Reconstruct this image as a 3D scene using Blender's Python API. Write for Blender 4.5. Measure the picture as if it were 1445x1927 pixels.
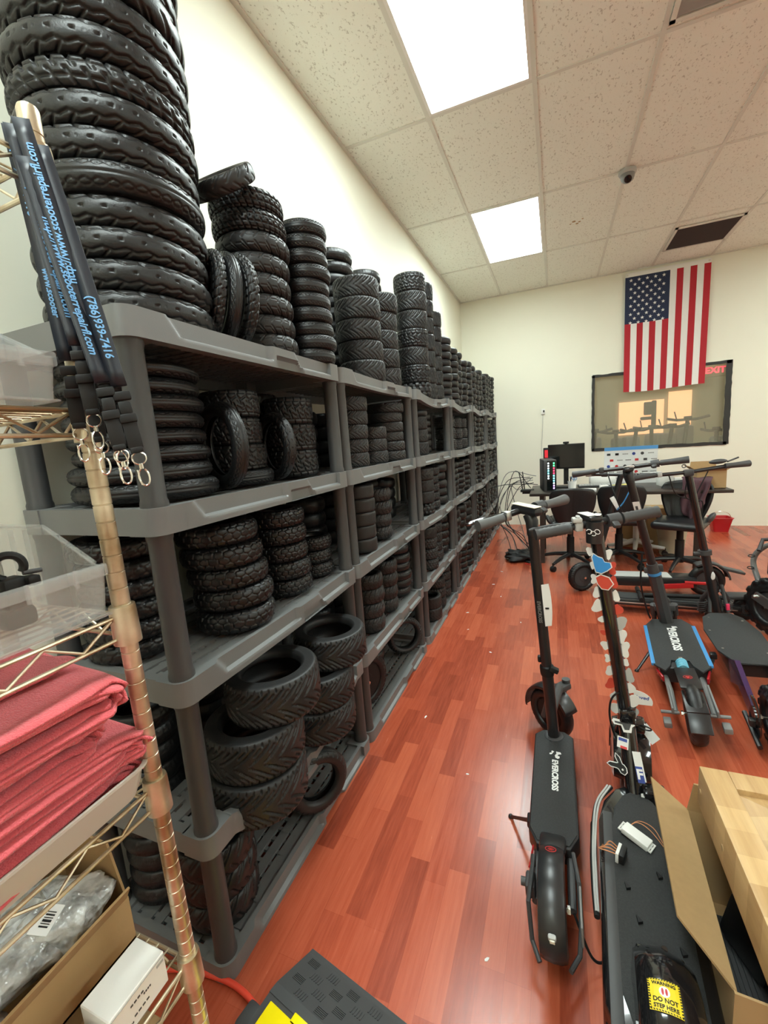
import bpy, bmesh, math, random
import numpy as np
from mathutils import Vector, Matrix, Euler

# ------------------------------------------------------------------ scene, camera, light, exposure
for o in list(bpy.data.objects):
    bpy.data.objects.remove(o, do_unlink=True)
SC = bpy.context.scene
COL = SC.collection
PI = math.pi
random.seed(7)

cam_d = bpy.data.cameras.new('camera'); cam = bpy.data.objects.new('camera', cam_d); COL.objects.link(cam)
SC.camera = cam
cam_d.sensor_fit = 'VERTICAL'; cam_d.sensor_height = 36.0; cam_d.sensor_width = 36.0
cam_d.lens = 800.87 / 1927.0 * 36.0
cam_d.clip_start = 0.02; cam_d.clip_end = 60
def _cam():
    yaw, pit, rol = 0.390450355, 0.160903407, -0.0725645951
    f = Vector((-math.sin(yaw)*math.cos(pit), math.cos(yaw)*math.cos(pit), -math.sin(pit)))
    r = Vector((math.cos(yaw), math.sin(yaw), 0)); u = r.cross(f)
    c, s = math.cos(rol), math.sin(rol)
    r2 = c*r + s*u; u2 = -s*r + c*u
    m = Matrix((r2, u2, -f)).transposed().to_4x4()
    m.translation = Vector((0, 0, 1.38))
    cam.matrix_world = m
_cam()

SC.view_settings.view_transform = 'Standard'
SC.view_settings.look = 'None'
SC.view_settings.gamma = 1.0
SC.view_settings.use_curve_mapping = False
SC.view_settings.exposure = 0.0
PANEL_STRENGTH = 26.5          # ceiling fluorescent diffusers
WORLD_STRENGTH = 0.15

w = bpy.data.worlds.new('world'); SC.world = w; w.use_nodes = True
w.node_tree.nodes['Background'].inputs[0].default_value = (1.0, 0.93, 0.82, 1)
w.node_tree.nodes['Background'].inputs[1].default_value = WORLD_STRENGTH

# room constants (metres)
WX0, WX1, WY0, WY1, H = -1.30, 4.6, -3.2, 6.67, 3.32
TX0, TP = -0.715, 0.615       # ceiling grid, pitch across
TY0, TQ = 2.91, 1.26          # pitch along

# ------------------------------------------------------------------ materials
MATS = {}
def new_mat(name):
    m = bpy.data.materials.new(name); m.use_nodes = True
    MATS[name] = m
    return m, m.node_tree.nodes, m.node_tree.links, m.node_tree.nodes['Principled BSDF']
def mat(name, col, rough=0.5, metal=0.0, spec=0.5, noise=0.0, nscale=40.0, bump=0.0, bscale=200.0, coat=0.0, alpha=1.0, trans=0.0, emit=None, estr=0.0, sheen=0.0):
    """Plain procedural material: optional noise on the colour and optional bump."""
    m, N, L, B = new_mat(name)
    c = (col[0], col[1], col[2], 1)
    B.inputs['Base Color'].default_value = c
    B.inputs['Roughness'].default_value = rough
    B.inputs['Metallic'].default_value = metal
    B.inputs['Specular IOR Level'].default_value = spec
    B.inputs['Coat Weight'].default_value = coat
    B.inputs['Alpha'].default_value = alpha
    B.inputs['Transmission Weight'].default_value = trans
    B.inputs['Sheen Weight'].default_value = sheen
    if emit:
        B.inputs['Emission Color'].default_value = (emit[0], emit[1], emit[2], 1)
        B.inputs['Emission Strength'].default_value = estr
    if noise or bump:
        tc = N.new('ShaderNodeTexCoord')
    if noise:
        n = N.new('ShaderNodeTexNoise'); n.inputs['Scale'].default_value = nscale; n.inputs['Detail'].default_value = 4
        L.new(tc.outputs['Object'], n.inputs['Vector'])
        r = N.new('ShaderNodeMix'); r.data_type = 'RGBA'
        r.inputs['A'].default_value = tuple(max(0, v*(1-noise)) for v in col[:3]) + (1,)
        r.inputs['B'].default_value = tuple(min(1, v*(1+noise)) for v in col[:3]) + (1,)
        L.new(n.outputs['Fac'], r.inputs['Factor']); L.new(r.outputs['Result'], B.inputs['Base Color'])
    if bump:
        n2 = N.new('ShaderNodeTexNoise'); n2.inputs['Scale'].default_value = bscale; n2.inputs['Detail'].default_value = 3
        L.new(tc.outputs['Object'], n2.inputs['Vector'])
        b = N.new('ShaderNodeBump'); b.inputs['Strength'].default_value = bump; b.inputs['Distance'].default_value = 0.004
        L.new(n2.outputs['Fac'], b.inputs['Height']); L.new(b.outputs['Normal'], B.inputs['Normal'])
    return m

def wood_floor():
    m, N, L, B = new_mat('red_wood_floor')
    tc = N.new('ShaderNodeTexCoord')
    mp = N.new('ShaderNodeMapping'); mp.inputs['Rotation'].default_value = (0, 0, PI/2)
    L.new(tc.outputs['Object'], mp.inputs['Vector'])
    br = N.new('ShaderNodeTexBrick')
    br.inputs['Scale'].default_value = 1.0
    br.inputs['Brick Width'].default_value = 0.38; br.inputs['Row Height'].default_value = 0.066
    br.inputs['Mortar Size'].default_value = 0.0006; br.inputs['Mortar Smooth'].default_value = 0.1
    br.offset = 0.37; br.offset_frequency = 2; br.squash = 1.2; br.squash_frequency = 3
    br.inputs['Color1'].default_value = (0.0, 0.0, 0.0, 1); br.inputs['Color2'].default_value = (1, 1, 1, 1)
    br.inputs['Mortar'].default_value = (0.25, 0.25, 0.25, 1)
    L.new(mp.outputs['Vector'], br.inputs['Vector'])
    # grain running along the boards
    mg = N.new('ShaderNodeMapping'); mg.inputs['Scale'].default_value = (55, 3.2, 1)
    L.new(tc.outputs['Object'], mg.inputs['Vector'])
    ng = N.new('ShaderNodeTexNoise'); ng.inputs['Scale'].default_value = 1.6; ng.inputs['Detail'].default_value = 6; ng.inputs['Roughness'].default_value = 0.65
    L.new(mg.outputs['Vector'], ng.inputs['Vector'])
    nb = N.new('ShaderNodeTexNoise'); nb.inputs['Scale'].default_value = 1.3; nb.inputs['Detail'].default_value = 3
    L.new(tc.outputs['Object'], nb.inputs['Vector'])
    a1 = N.new('ShaderNodeMath'); a1.operation = 'MULTIPLY_ADD'; a1.inputs[1].default_value = 0.38
    L.new(br.outputs['Color'], a1.inputs[0])
    g1 = N.new('ShaderNodeMath'); g1.operation = 'MULTIPLY_ADD'; g1.inputs[1].default_value = 0.55; g1.inputs[2].default_value = -0.05
    L.new(ng.outputs['Fac'], g1.inputs[0]); L.new(g1.outputs[0], a1.inputs[2])
    a2 = N.new('ShaderNodeMath'); a2.operation = 'MULTIPLY_ADD'; a2.inputs[1].default_value = 0.2
    L.new(nb.outputs['Fac'], a2.inputs[0]); L.new(a1.outputs[0], a2.inputs[2])
    cr = N.new('ShaderNodeValToRGB')
    e = cr.color_ramp.elements
    e[0].position = 0.12; e[0].color = (0.16, 0.026, 0.013, 1)
    e[1].position = 0.95; e[1].color = (0.55, 0.138, 0.064, 1)
    x = cr.color_ramp.elements.new(0.5); x.color = (0.38, 0.072, 0.033, 1)
    L.new(a2.outputs[0], cr.inputs['Fac'])
    L.new(cr.outputs['Color'], B.inputs['Base Color'])
    rr = N.new('ShaderNodeMapRange'); rr.inputs['To Min'].default_value = 0.17; rr.inputs['To Max'].default_value = 0.32
    L.new(ng.outputs['Fac'], rr.inputs['Value']); L.new(rr.outputs['Result'], B.inputs['Roughness'])
    bp = N.new('ShaderNodeBump'); bp.inputs['Strength'].default_value = 0.06; bp.inputs['Distance'].default_value = 0.002
    L.new(ng.outputs['Fac'], bp.inputs['Height']); L.new(bp.outputs['Normal'], B.inputs['Normal'])
    B.inputs['Specular IOR Level'].default_value = 0.5
    return m

def tile_mat():
    m, N, L, B = new_mat('fissured_ceiling_tile')
    tc = N.new('ShaderNodeTexCoord')
    n = N.new('ShaderNodeTexNoise'); n.inputs['Scale'].default_value = 85; n.inputs['Detail'].default_value = 2; n.inputs['Roughness'].default_value = 0.6
    mp = N.new('ShaderNodeMapping'); mp.inputs['Scale'].default_value = (1.0, 0.55, 1)
    L.new(tc.outputs['Object'], mp.inputs['Vector']); L.new(mp.outputs['Vector'], n.inputs['Vector'])
    cr = N.new('ShaderNodeValToRGB'); e = cr.color_ramp.elements
    e[0].position = 0.325; e[0].color = (0.58, 0.575, 0.50, 1)
    e[1].position = 0.40; e[1].color = (0.87, 0.89, 0.81, 1)
    L.new(n.outputs['Fac'], cr.inputs['Fac']); L.new(cr.outputs['Color'], B.inputs['Base Color'])
    B.inputs['Roughness'].default_value = 0.95
    b = N.new('ShaderNodeBump'); b.inputs['Strength'].default_value = 0.4; b.inputs['Distance'].default_value = 0.004
    L.new(cr.outputs['Color'], b.inputs['Height']); L.new(b.outputs['Normal'], B.inputs['Normal'])
    return m

M = {}
M['floor'] = wood_floor()
M['tile'] = tile_mat()
M['wall'] = mat('cream_wall_paint', (0.80, 0.785, 0.655), 0.6, noise=0.035, nscale=1.2, bump=0.05, bscale=120)
M['tbar'] = mat('cream_metal_grid', (0.70, 0.70, 0.63), 0.5)
M['diffuser'] = mat('lit_diffuser', (0.9, 0.9, 0.88), 0.5, emit=(0.87, 1.0, 0.97), estr=PANEL_STRENGTH)
M['white'] = mat('white_plastic', (0.80, 0.79, 0.75), 0.4)
M['shelfpl'] = mat('grey_black_resin', (0.150, 0.152, 0.150), 0.40, noise=0.10, nscale=6, bump=0.05, bscale=400)
M['postpl'] = mat('dark_resin_post', (0.045, 0.045, 0.045), 0.42, noise=0.10, nscale=9)
def rubber(name, col, rough, dust=0.25):
    return mat(name, col, rough, noise=dust, nscale=14, bump=0.12, bscale=260, spec=0.45)
M['rub1'] = rubber('black_rubber', (0.0085, 0.0086, 0.0090), 0.40)
M['rub2'] = rubber('worn_grey_rubber', (0.0155, 0.0153, 0.0152), 0.46)
M['rub3'] = rubber('shiny_black_rubber', (0.0075, 0.0075, 0.0080), 0.32)
M['black'] = mat('matt_black', (0.010, 0.010, 0.010), 0.5, spec=0.3)
M['satin'] = mat('satin_black_paint', (0.016, 0.016, 0.017), 0.30, noise=0.1, nscale=10)
M['gloss'] = mat('gloss_black', (0.009, 0.009, 0.010), 0.12, coat=0.6)
M['grip'] = mat('grip_tape', (0.030, 0.031, 0.031), 0.85, noise=0.35, nscale=160, bump=0.5, bscale=420)
M['dkgrey'] = mat('dark_grey_plastic', (0.045, 0.045, 0.046), 0.5)
M['grey'] = mat('grey_painted_metal', (0.20, 0.20, 0.195), 0.45, noise=0.1, nscale=12)
M['ltgrey'] = mat('light_grey_plastic', (0.42, 0.42, 0.40), 0.5)
M['chrome'] = mat('chrome_steel', (0.75, 0.73, 0.68), 0.18, metal=1.0)
M['alu'] = mat('aluminium', (0.62, 0.62, 0.60), 0.35, metal=1.0)
M['red'] = mat('red_plastic', (0.50, 0.018, 0.02), 0.35)
M['whitepaint'] = mat('white_print', (0.82, 0.82, 0.80), 0.5)
M['kraft'] = mat('kraft_cardboard', (0.42, 0.27, 0.125), 0.85, noise=0.12, nscale=8, bump=0.08, bscale=90)
M['kraftedge'] = mat('cardboard_inside', (0.36, 0.225, 0.10), 0.9, noise=0.1, nscale=60)

# ------------------------------------------------------------------ mesh helpers
class MB:
    """Collects shapes; build() links them as ONE mesh object."""
    def __init__(s): s.v = []; s.f = []; s.mi = []; s.cur = 0
    def add(s, vs, fs, T=None):
        k = len(s.v)
        if T is not None: vs = [T @ Vector(p) for p in vs]
        s.v += [tuple(p) for p in vs]; s.f += [tuple(i+k for i in q) for q in fs]; s.mi += [s.cur]*len(fs)
        return s
    def box(s, c, d, R=None):
        x, y, z = d[0]/2, d[1]/2, d[2]/2
        vs = [Vector((a*x, b*y, e*z)) for a in (-1, 1) for b in (-1, 1) for e in (-1, 1)]
        if R is not None: vs = [R @ p for p in vs]
        c = Vector(c)
        return s.add([p+c for p in vs], [(0, 1, 3, 2), (4, 6, 7, 5), (0, 4, 5, 1), (2, 3, 7, 6), (0, 2, 6, 4), (1, 5, 7, 3)])
    def rbox(s, c, d, b=0.005, R=None, seg=2):
        bm = bmesh.new(); bmesh.ops.create_cube(bm, size=1.0)
        for p in bm.verts: p.co = Vector((p.co.x*d[0], p.co.y*d[1], p.co.z*d[2]))
        b = min(b, 0.49*min(d))
        bmesh.ops.bevel(bm, geom=list(bm.edges), offset=b, segments=seg, profile=0.5, affect='EDGES')
        T = Matrix.Translation(Vector(c)) @ (R.to_4x4() if R is not None else Matrix.Identity(4))
        return s.bm(bm, T)
    def bm(s, bm, T=None):
        bm.verts.index_update()
        vs = [p.co.copy() for p in bm.verts]; fs = [[p.index for p in f.verts] for f in bm.faces]
        bm.free(); return s.add(vs, fs, T)
    def tube(s, pts, r, n=10, cap=True):
        """Round bar along a polyline; r a number or a list."""
        pts = [Vector(p) for p in pts]; m = len(pts)
        rs = r if isinstance(r, (list, tuple)) else [r]*m
        vs = []; fs = []
        t0 = (pts[1]-pts[0]).normalized()
        up = Vector((0, 0, 1)) if abs(t0.z) < 0.9 else Vector((1, 0, 0))
        a = t0.cross(up).normalized()
        for i, p in enumerate(pts):
            if i == 0: t = pts[1]-pts[0]
            elif i == m-1: t = pts[-1]-pts[-2]
            else: t = (pts[i+1]-p).normalized() + (p-pts[i-1]).normalized()
            t.normalize()
            a = (a - t*a.dot(t)); a.normalize(); b = t.cross(a)
            for k in range(n):
                an = 2*PI*k/n
                vs.append(p + (a*math.cos(an)+b*math.sin(an))*rs[i])
        for i in range(m-1):
            for k in range(n):
                k2 = (k+1) % n
                fs.append((i*n+k, i*n+k2, (i+1)*n+k2, (i+1)*n+k))
        if cap:
            fs.append(tuple(range(n-1, -1, -1))); fs.append(tuple((m-1)*n+k for k in range(n)))
        return s.add(vs, fs)
    def cyl(s, p0, p1, r0, r1=None, n=20):
        return s.tube([p0, p1], [r0, r0 if r1 is None else r1], n)
    def lathe(s, prof, n=32, T=None, closed=False):
        """prof: (r, z) pairs turned about the local z axis."""
        m = len(prof); vs = []; fs = []
        for r, z in prof:
            for k in range(n):
                a = 2*PI*k/n; vs.append((r*math.cos(a), r*math.sin(a), z))
        for i in range(m if closed else m-1):
            j = (i+1) % m
            for k in range(n):
                k2 = (k+1) % n; fs.append((i*n+k, i*n+k2, j*n+k2, j*n+k))
        if not closed:
            if prof[0][0] > 1e-6: fs.append(tuple(range(n-1, -1, -1)))
            if prof[-1][0] > 1e-6: fs.append(tuple((m-1)*n+k for k in range(n)))
        return s.add(vs, fs, T)
    def prism(s, poly, h, T=None, bev=0.0):
        """2D polygon in local xy extruded from z=0 to z=h."""
        n = len(poly)
        if bev > 0:
            bm = bmesh.new()
            bv = [bm.verts.new((x, y, 0)) for x, y in poly]; tv = [bm.verts.new((x, y, h)) for x, y in poly]
            bm.faces.new(list(reversed(bv))); bm.faces.new(tv)
            for i in range(n):
                j = (i+1) % n; bm.faces.new((bv[i], bv[j], tv[j], tv[i]))
            ed = [e for e in bm.edges if abs(e.verts[0].co.z-e.verts[1].co.z) < 1e-9 and e.verts[0].co.z > h*0.5]
            bmesh.ops.bevel(bm, geom=ed, offset=bev, segments=2, profile=0.5, affect='EDGES')
            return s.bm(bm, T)
        vs = [(x, y, 0) for x, y in poly] + [(x, y, h) for x, y in poly]
        fs = [tuple(range(n-1, -1, -1)), tuple(range(n, 2*n))] + [(i, (i+1) % n, n+(i+1) % n, n+i) for i in range(n)]
        return s.add(vs, fs, T)
    def sphere(s, c, r, sc=(1, 1, 1), nu=16, nv=10, R=None):
        vs = []; fs = []
        for i in range(nv+1):
            th = PI*i/nv
            for k in range(nu):
                ph = 2*PI*k/nu
                p = Vector((math.sin(th)*math.cos(ph)*r*sc[0], math.sin(th)*math.sin(ph)*r*sc[1], math.cos(th)*r*sc[2]))
                if R is not None: p = R @ p
                vs.append(p + Vector(c))
        for i in range(nv):
            for k in range(nu):
                k2 = (k+1) % nu; fs.append((i*nu+k, (i+1)*nu+k, (i+1)*nu+k2, i*nu+k2))
        return s.add(vs, fs)
    def grid(s, P):
        """P: rows of points -> a quad sheet."""
        m, n = len(P), len(P[0]); vs = [p for row in P for p in row]
        fs = [(i*n+j, i*n+j+1, (i+1)*n+j+1, (i+1)*n+j) for i in range(m-1) for j in range(n-1)]
        return s.add(vs, fs)
    def build(s, name, mats, parent=None, smooth=35, loc=None, solid=0.0, subdiv=0):
        me = bpy.data.meshes.new(name); me.from_pydata(s.v, [], s.f)
        if not isinstance(mats, (list, tuple)): mats = [mats]
        for m in mats: me.materials.append(m)
        if len(mats) > 1: me.polygons.foreach_set('material_index', s.mi)
        bm = bmesh.new(); bm.from_mesh(me); bmesh.ops.remove_doubles(bm, verts=bm.verts, dist=1e-6)
        bmesh.ops.recalc_face_normals(bm, faces=bm.faces); bm.to_mesh(me); bm.free()
        if smooth:
            me.polygons.foreach_set('use_smooth', [True]*len(me.polygons)); me.set_sharp_from_angle(angle=math.radians(smooth))
        o = bpy.data.objects.new(name, me); COL.objects.link(o)
        if parent is not None: o.parent = parent
        if loc is not None: o.location = loc
        if solid:
            md = o.modifiers.new('thickness', 'SOLIDIFY'); md.thickness = solid; md.offset = 0
        if subdiv:
            md = o.modifiers.new('smooth', 'SUBSURF'); md.levels = subdiv; md.render_levels = subdiv
        return o
def RX(a): return Matrix.Rotation(a, 3, 'X')
def RY(a): return Matrix.Rotation(a, 3, 'Y')
def RZ(a): return Matrix.Rotation(a, 3, 'Z')
def TR(loc, R=None):
    return Matrix.Translation(Vector(loc)) @ (R.to_4x4() if R is not None else Matrix.Identity(4))
def tag(o, label=None, cat=None, group=None, kind=None):
    if label: o['label'] = label
    if cat: o['category'] = cat
    if group: o['group'] = group
    if kind: o['kind'] = kind
    return o
def thing(name, label, cat, loc=(0, 0, 0), rot=(0, 0, 0), group=None):
    o = bpy.data.objects.new(name, None); COL.objects.link(o); o.empty_display_size = 0.05
    o.location = loc; o.rotation_euler = rot
    return tag(o, label, cat, group)
def struct(name, mb, m, smooth=0):
    return tag(mb.build(name, m, smooth=smooth), kind='structure')
def copy_tree(o, parent=None):
    c = o.copy(); COL.objects.link(c)
    if parent is not None: c.parent = parent
    for ch in o.children: copy_tree(ch, c)
    return c
def bez(p0, p1, p2, p3, n=12):
    p0, p1, p2, p3 = map(Vector, (p0, p1, p2, p3)); out = []
    for i in range(n+1):
        t = i/n; out.append(p0*(1-t)**3 + p1*3*t*(1-t)**2 + p2*3*t*t*(1-t) + p3*t**3)
    return out
def spline(pts, n=6):
    """Catmull-Rom through the points."""
    P = [Vector(p) for p in pts]; P = [P[0]*2-P[1]] + P + [P[-1]*2-P[-2]]; out = []
    for i in range(1, len(P)-2):
        a, b, c, d = P[i-1], P[i], P[i+1], P[i+2]
        for k in range(n):
            t = k/n
            out.append(0.5*((2*b)+(c-a)*t+(2*a-5*b+4*c-d)*t*t+(3*b-a-3*c+d)*t**3))
    out.append(P[-2]); return out
def text_mesh(s, size, depth=0.0006, bold=0.0, shear=0.0, align='CENTER', spacing=1.0):
    """Lettering as mesh data: list of verts and faces, in the xy plane."""
    cu = bpy.data.curves.new('lettering', 'FONT'); cu.body = s; cu.size = size; cu.extrude = depth; cu.offset = bold
    cu.shear = shear; cu.align_x = align; cu.align_y = 'CENTER'; cu.space_character = spacing; cu.resolution_u = 3
    o = bpy.data.objects.new('lettering', cu); COL.objects.link(o)
    dg = bpy.context.evaluated_depsgraph_get(); dg.update()
    me = bpy.data.meshes.new_from_object(o.evaluated_get(dg))
    vs = [p.co.copy() for p in me.vertices]; fs = [tuple(f.vertices) for f in me.polygons]
    bpy.data.objects.remove(o, do_unlink=True); bpy.data.curves.remove(cu); bpy.data.meshes.remove(me)
    return vs, fs
# ------------------------------------------------------------------ the setting
def quad(name, pts, m):
    return struct(name, MB().add(pts, [(0, 1, 2, 3)]), m)
struct('floor', MB().box(((WX0+WX1)/2, (WY0+WY1)/2, -0.05), (WX1-WX0+0.4, WY1-WY0+0.4, 0.1)), M['floor'])
struct('wall_left', MB().box((WX0-0.06, (WY0+WY1)/2, H/2), (0.12, WY1-WY0+0.24, H)), M['wall'])
struct('wall_right', MB().box((WX1+0.06, (WY0+WY1)/2, H/2), (0.12, WY1-WY0+0.24, H)), M['wall'])
struct('wall_near', MB().box(((WX0+WX1)/2, WY0-0.06, H/2), (WX1-WX0, 0.12, H)), M['wall'])
# far wall with the window opening
wx0, wx1, wz0, wz1 = 0.475, 1.985, 1.065, 2.06
b = MB()
b.box(((WX0+wx0)/2, WY1+0.06, H/2), (wx0-WX0, 0.12, H)); b.box(((WX1+wx1)/2, WY1+0.06, H/2), (WX1-wx1, 0.12, H))
b.box(((wx0+wx1)/2, WY1+0.06, wz0/2), (wx1-wx0, 0.12, wz0)); b.box(((wx0+wx1)/2, WY1+0.06, (H+wz1)/2), (wx1-wx0, 0.12, H-wz1))
struct('wall_far', b, M['wall'])
# ceiling: tiles (with openings where a fixture or grille sits) and the metal grid
xs = [WX0] + [TX0+TP*k for k in range(0, 9) if TX0+TP*k < WX1-0.02] + [WX1]
ys = sorted([TY0+TQ*k for k in range(-4, 3) if WY0 < TY0+TQ*k < WY1-0.02] + [WY0, WY1])
FIX = set()
def cell(x, y):
    i = max(k for k in range(len(xs)-1) if xs[k] <= x); j = max(k for k in range(len(ys)-1) if ys[k] <= y)
    return i, j
for x, y in ((-0.4, 2.2), (-0.4, 4.8), (-0.4, -0.3), (-0.4, -2.8), (3.3, -0.3), (3.3, 2.2), (3.3, 4.8)): FIX.add(cell(x, y))  # right-hand column unseen, added to brighten that side; left row continues behind the camera
ct = MB()
for i in range(len(xs)-1):
    for j in range(len(ys)-1):
        if (i, j) in FIX: continue
        x0, x1, y0, y1 = xs[i], xs[i+1], ys[j], ys[j+1]
        ct.box(((x0+x1)/2, (y0+y1)/2, H+0.012), (x1-x0, y1-y0, 0.016))
struct('ceiling', ct, M['tile'])
tb = MB()
for x in xs[1:-1]: tb.box((x, (WY0+WY1)/2, H+0.001), (0.024, WY1-WY0, 0.006))
for y in ys[1:-1]: tb.box(((WX0+WX1)/2, y, H+0.0012), (WX1-WX0, 0.024, 0.006))
struct('trim_1', tb, M['tbar'])
tr = MB(); tr.box((WX0+0.011, (WY0+WY1)/2, H-0.001), (0.022, WY1-WY0, 0.008)); tr.box(((WX0+WX1)/2, WY1-0.011, H-0.001), (WX1-WX0, 0.022, 0.008))
struct('trim_2', tr, M['tbar'])
struct('wall_above', MB().box(((WX0+WX1)/2, (WY0+WY1)/2, H+0.30), (WX1-WX0+0.3, WY1-WY0+0.3, 0.04)), M['wall'])

# recessed fluorescent troffers
lab = {cell(-0.4, 2.2): 'lit white fluorescent ceiling panel nearest the camera', cell(-0.4, 4.8): 'smaller-looking lit white fluorescent ceiling panel farther down the room'}
for n, c in enumerate(sorted(FIX)):
    i, j = c; x0, x1, y0, y1 = xs[i], xs[i+1], ys[j], ys[j+1]
    t = thing('ceiling_light', lab.get(c, 'lit fluorescent ceiling panel added outside the view'), 'ceiling light', ((x0+x1)/2, (y0+y1)/2, H), group='fluorescent panels in the ceiling')
    dx, dy = x1-x0-0.024, y1-y0-0.024
    f = MB()
    for sx in (-1, 1): f.box((sx*(dx/2-0.009), 0, 0.004), (0.018, dy, 0.012))
    for sy in (-1, 1): f.box((0, sy*(dy/2-0.009), 0.004), (dx-0.036, 0.018, 0.012))
    f.build('frame', M['white'], t)
    MB().box((0, 0, 0.008), (dx-0.036, dy-0.036, 0.004)).build('diffuser', M['diffuser'], t, smooth=0)
    MB().box((0, 0, 0.055), (dx-0.02, dy-0.02, 0.07)).build('housing', M['white'], t)

# ------------------------------------------------------------------ shelving
LV = [0.055, 0.442, 0.862, 1.275, 1.695]      # top of each tier
UY = [0.65, 1.60, 2.60, 3.60, 4.60, 5.60]     # where each rack starts along the wall
UW = 0.945
FX, BX = -0.800, -1.285                       # front and back of the racks
RH = 0.062
def recess(t, v):
    """Depth of the moulded panels in the front rail: t along, v up the rail."""
    def ramp(a, b, x): return max(0, min(1, (x-a)/(b-a)))
    d = 0
    up = ramp(0.30, 0.36, v)
    d = max(d, up*min(ramp(0.115+0.05*(1-v), 0.135+0.05*(1-v), t), 1-ramp(0.515, 0.53, t)))
    d = max(d, up*min(ramp(0.655+0.05*(1-v), 0.675+0.05*(1-v), t), 1-ramp(0.925, 0.935, t)))
    d = max(d, (1-ramp(0.52, 0.58, v))*min(ramp(0.545, 0.556, t), 1-ramp(0.665+0.03*(1-v), 0.68+0.03*(1-v), t)))
    return d*0.015
def make_tier(sag, detail):
    """One moulded shelf: rim with rounded corners, moulded front rail, slatted deck. Local: x 0 front .. -D back, y 0..UW, z top 0."""
    D = FX-BX; b = MB(); c = 0.035
    nt, nv = (150, 13) if detail else (70, 8)
    S = lambda y: -sag*math.sin(PI*max(0, min(1, (y-.09)/(UW-.18))))
    outer = []
    # front rail as a displaced sheet
    P = []
    for j in range(nv+1):
        v = j/nv; row = []
        for i in range(nt+1):
            y = 0.084 + (UW-0.168)*i/nt; t = y/UW
            row.append((-recess(t, v), y, -RH*(1-v) + S(y)))
        P.append(row)
    b.grid(P)
    # lip on top of the front rail and its inner face
    b.grid([[(P[nv][i][0], P[nv][i][1], P[nv][i][2]) for i in range(nt+1)], [(-0.03, P[nv][i][1], P[nv][i][2]) for i in range(nt+1)], [(-0.03, P[nv][i][1], P[nv][i][2]-RH) for i in range(nt+1)], [(0, P[0][i][1], P[0][i][2]) for i in range(nt+1)]])
    # corner blocks
    for y0, s in ((0, 1), (UW, -1)):
        for x0, sx in ((0, -1), (-D, 1)):
            poly = [(x0+sx*(c-c*math.cos(a)), y0+s*(c-c*math.sin(a))) for a in [PI/2*k/6 for k in range(7)]]
            poly = [(x0, y0+s*0.085)] + poly + [(x0+sx*0.085, y0), (x0+sx*0.085, y0+s*0.085)]
            b.prism(poly, RH, TR((0, 0, -RH)))
    # side and back rails
    for y0 in (0.004, UW-0.028): b.box((-D/2, y0+0.012, -RH/2), (D-0.16, 0.024, RH))
    nb = 12
    for i in range(nb):
        y = 0.08+(UW-0.16)*(i+0.5)/nb; b.box((-D+0.012, y, -RH/2+S(y)), (0.024, (UW-0.16)/nb+0.002, RH))
    # deck: slats both ways
    nx = 9; ny = 22 if detail else 12
    for i in range(nx):
        x = -0.03-(D-0.055)*(i+0.5)/nx
        for k in range(nb):
            y = 0.02+(UW-0.04)*(k+0.5)/nb; b.box((x, y, -0.016+S(y)), (0.030 if i % 3 else 0.044, (UW-0.04)/nb+0.002, 0.012))
    for k in range(ny):
        y = 0.03+(UW-0.06)*(k+0.5)/ny; b.box((-D/2, y, -0.020+S(y)), (D-0.05, 0.014, 0.012))
    return b
TIER = {}
def tier(sag, detail, parent, z):
    key = (sag, detail)
    if key not in TIER:
        o = make_tier(sag, detail).build('shelf', M['shelfpl'], parent, smooth=30); TIER[key] = o
    else:
        o = TIER[key].copy(); COL.objects.link(o); o.parent = parent
    o.location = (0, 0, z); return o
def post(parent, x, y, z0, z1, pm=[None]):
    b = MB(); b.lathe([(0.030, 0), (0.030, 0.012), (0.0275, 0.02), (0.0265, (z1-z0)-0.02), (0.029, (z1-z0)-0.012), (0.029, z1-z0)], 20)
    o = b.build('post', M['postpl'], parent); o.location = (x, y, z0)
SAG = [[0, .13, .006, 0, 0], [0, 0, 0, 0, .006], [0, .0, .012, .0, .030], [0, 0, 0.014, .01, .034], [0, 0, .02, .012, .030], [0, 0, .0, .02, .02]]
names = ['nearest', 'second', 'third', 'fourth', 'fifth', 'farthest']
SHELF_LABEL = ['five-tier black resin rack nearest the camera, with big tires on top', 'five-tier black resin rack second from the camera, tires on each tier',
               'five-tier black resin rack third along the wall, its top tier bowed', 'five-tier black resin rack fourth along the wall, crammed with small tires',
               'five-tier black resin rack fifth along the wall, next to last', 'five-tier black resin rack at the far end of the row']
for u in range(6):
    root = thing('storage_rack', SHELF_LABEL[u], 'shelf', (FX, UY[u], 0), group='black resin racks along the left wall')
    for l in range(5):
        tier(SAG[u][l], u < 2, root, LV[l])
        if l < 4:
            for px in (-0.037, -(FX-BX)+0.037):
                for py in (0.036, UW-0.036):
                    post(root, px, py, LV[l]-0.002, LV[l+1]-RH+0.002)

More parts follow.
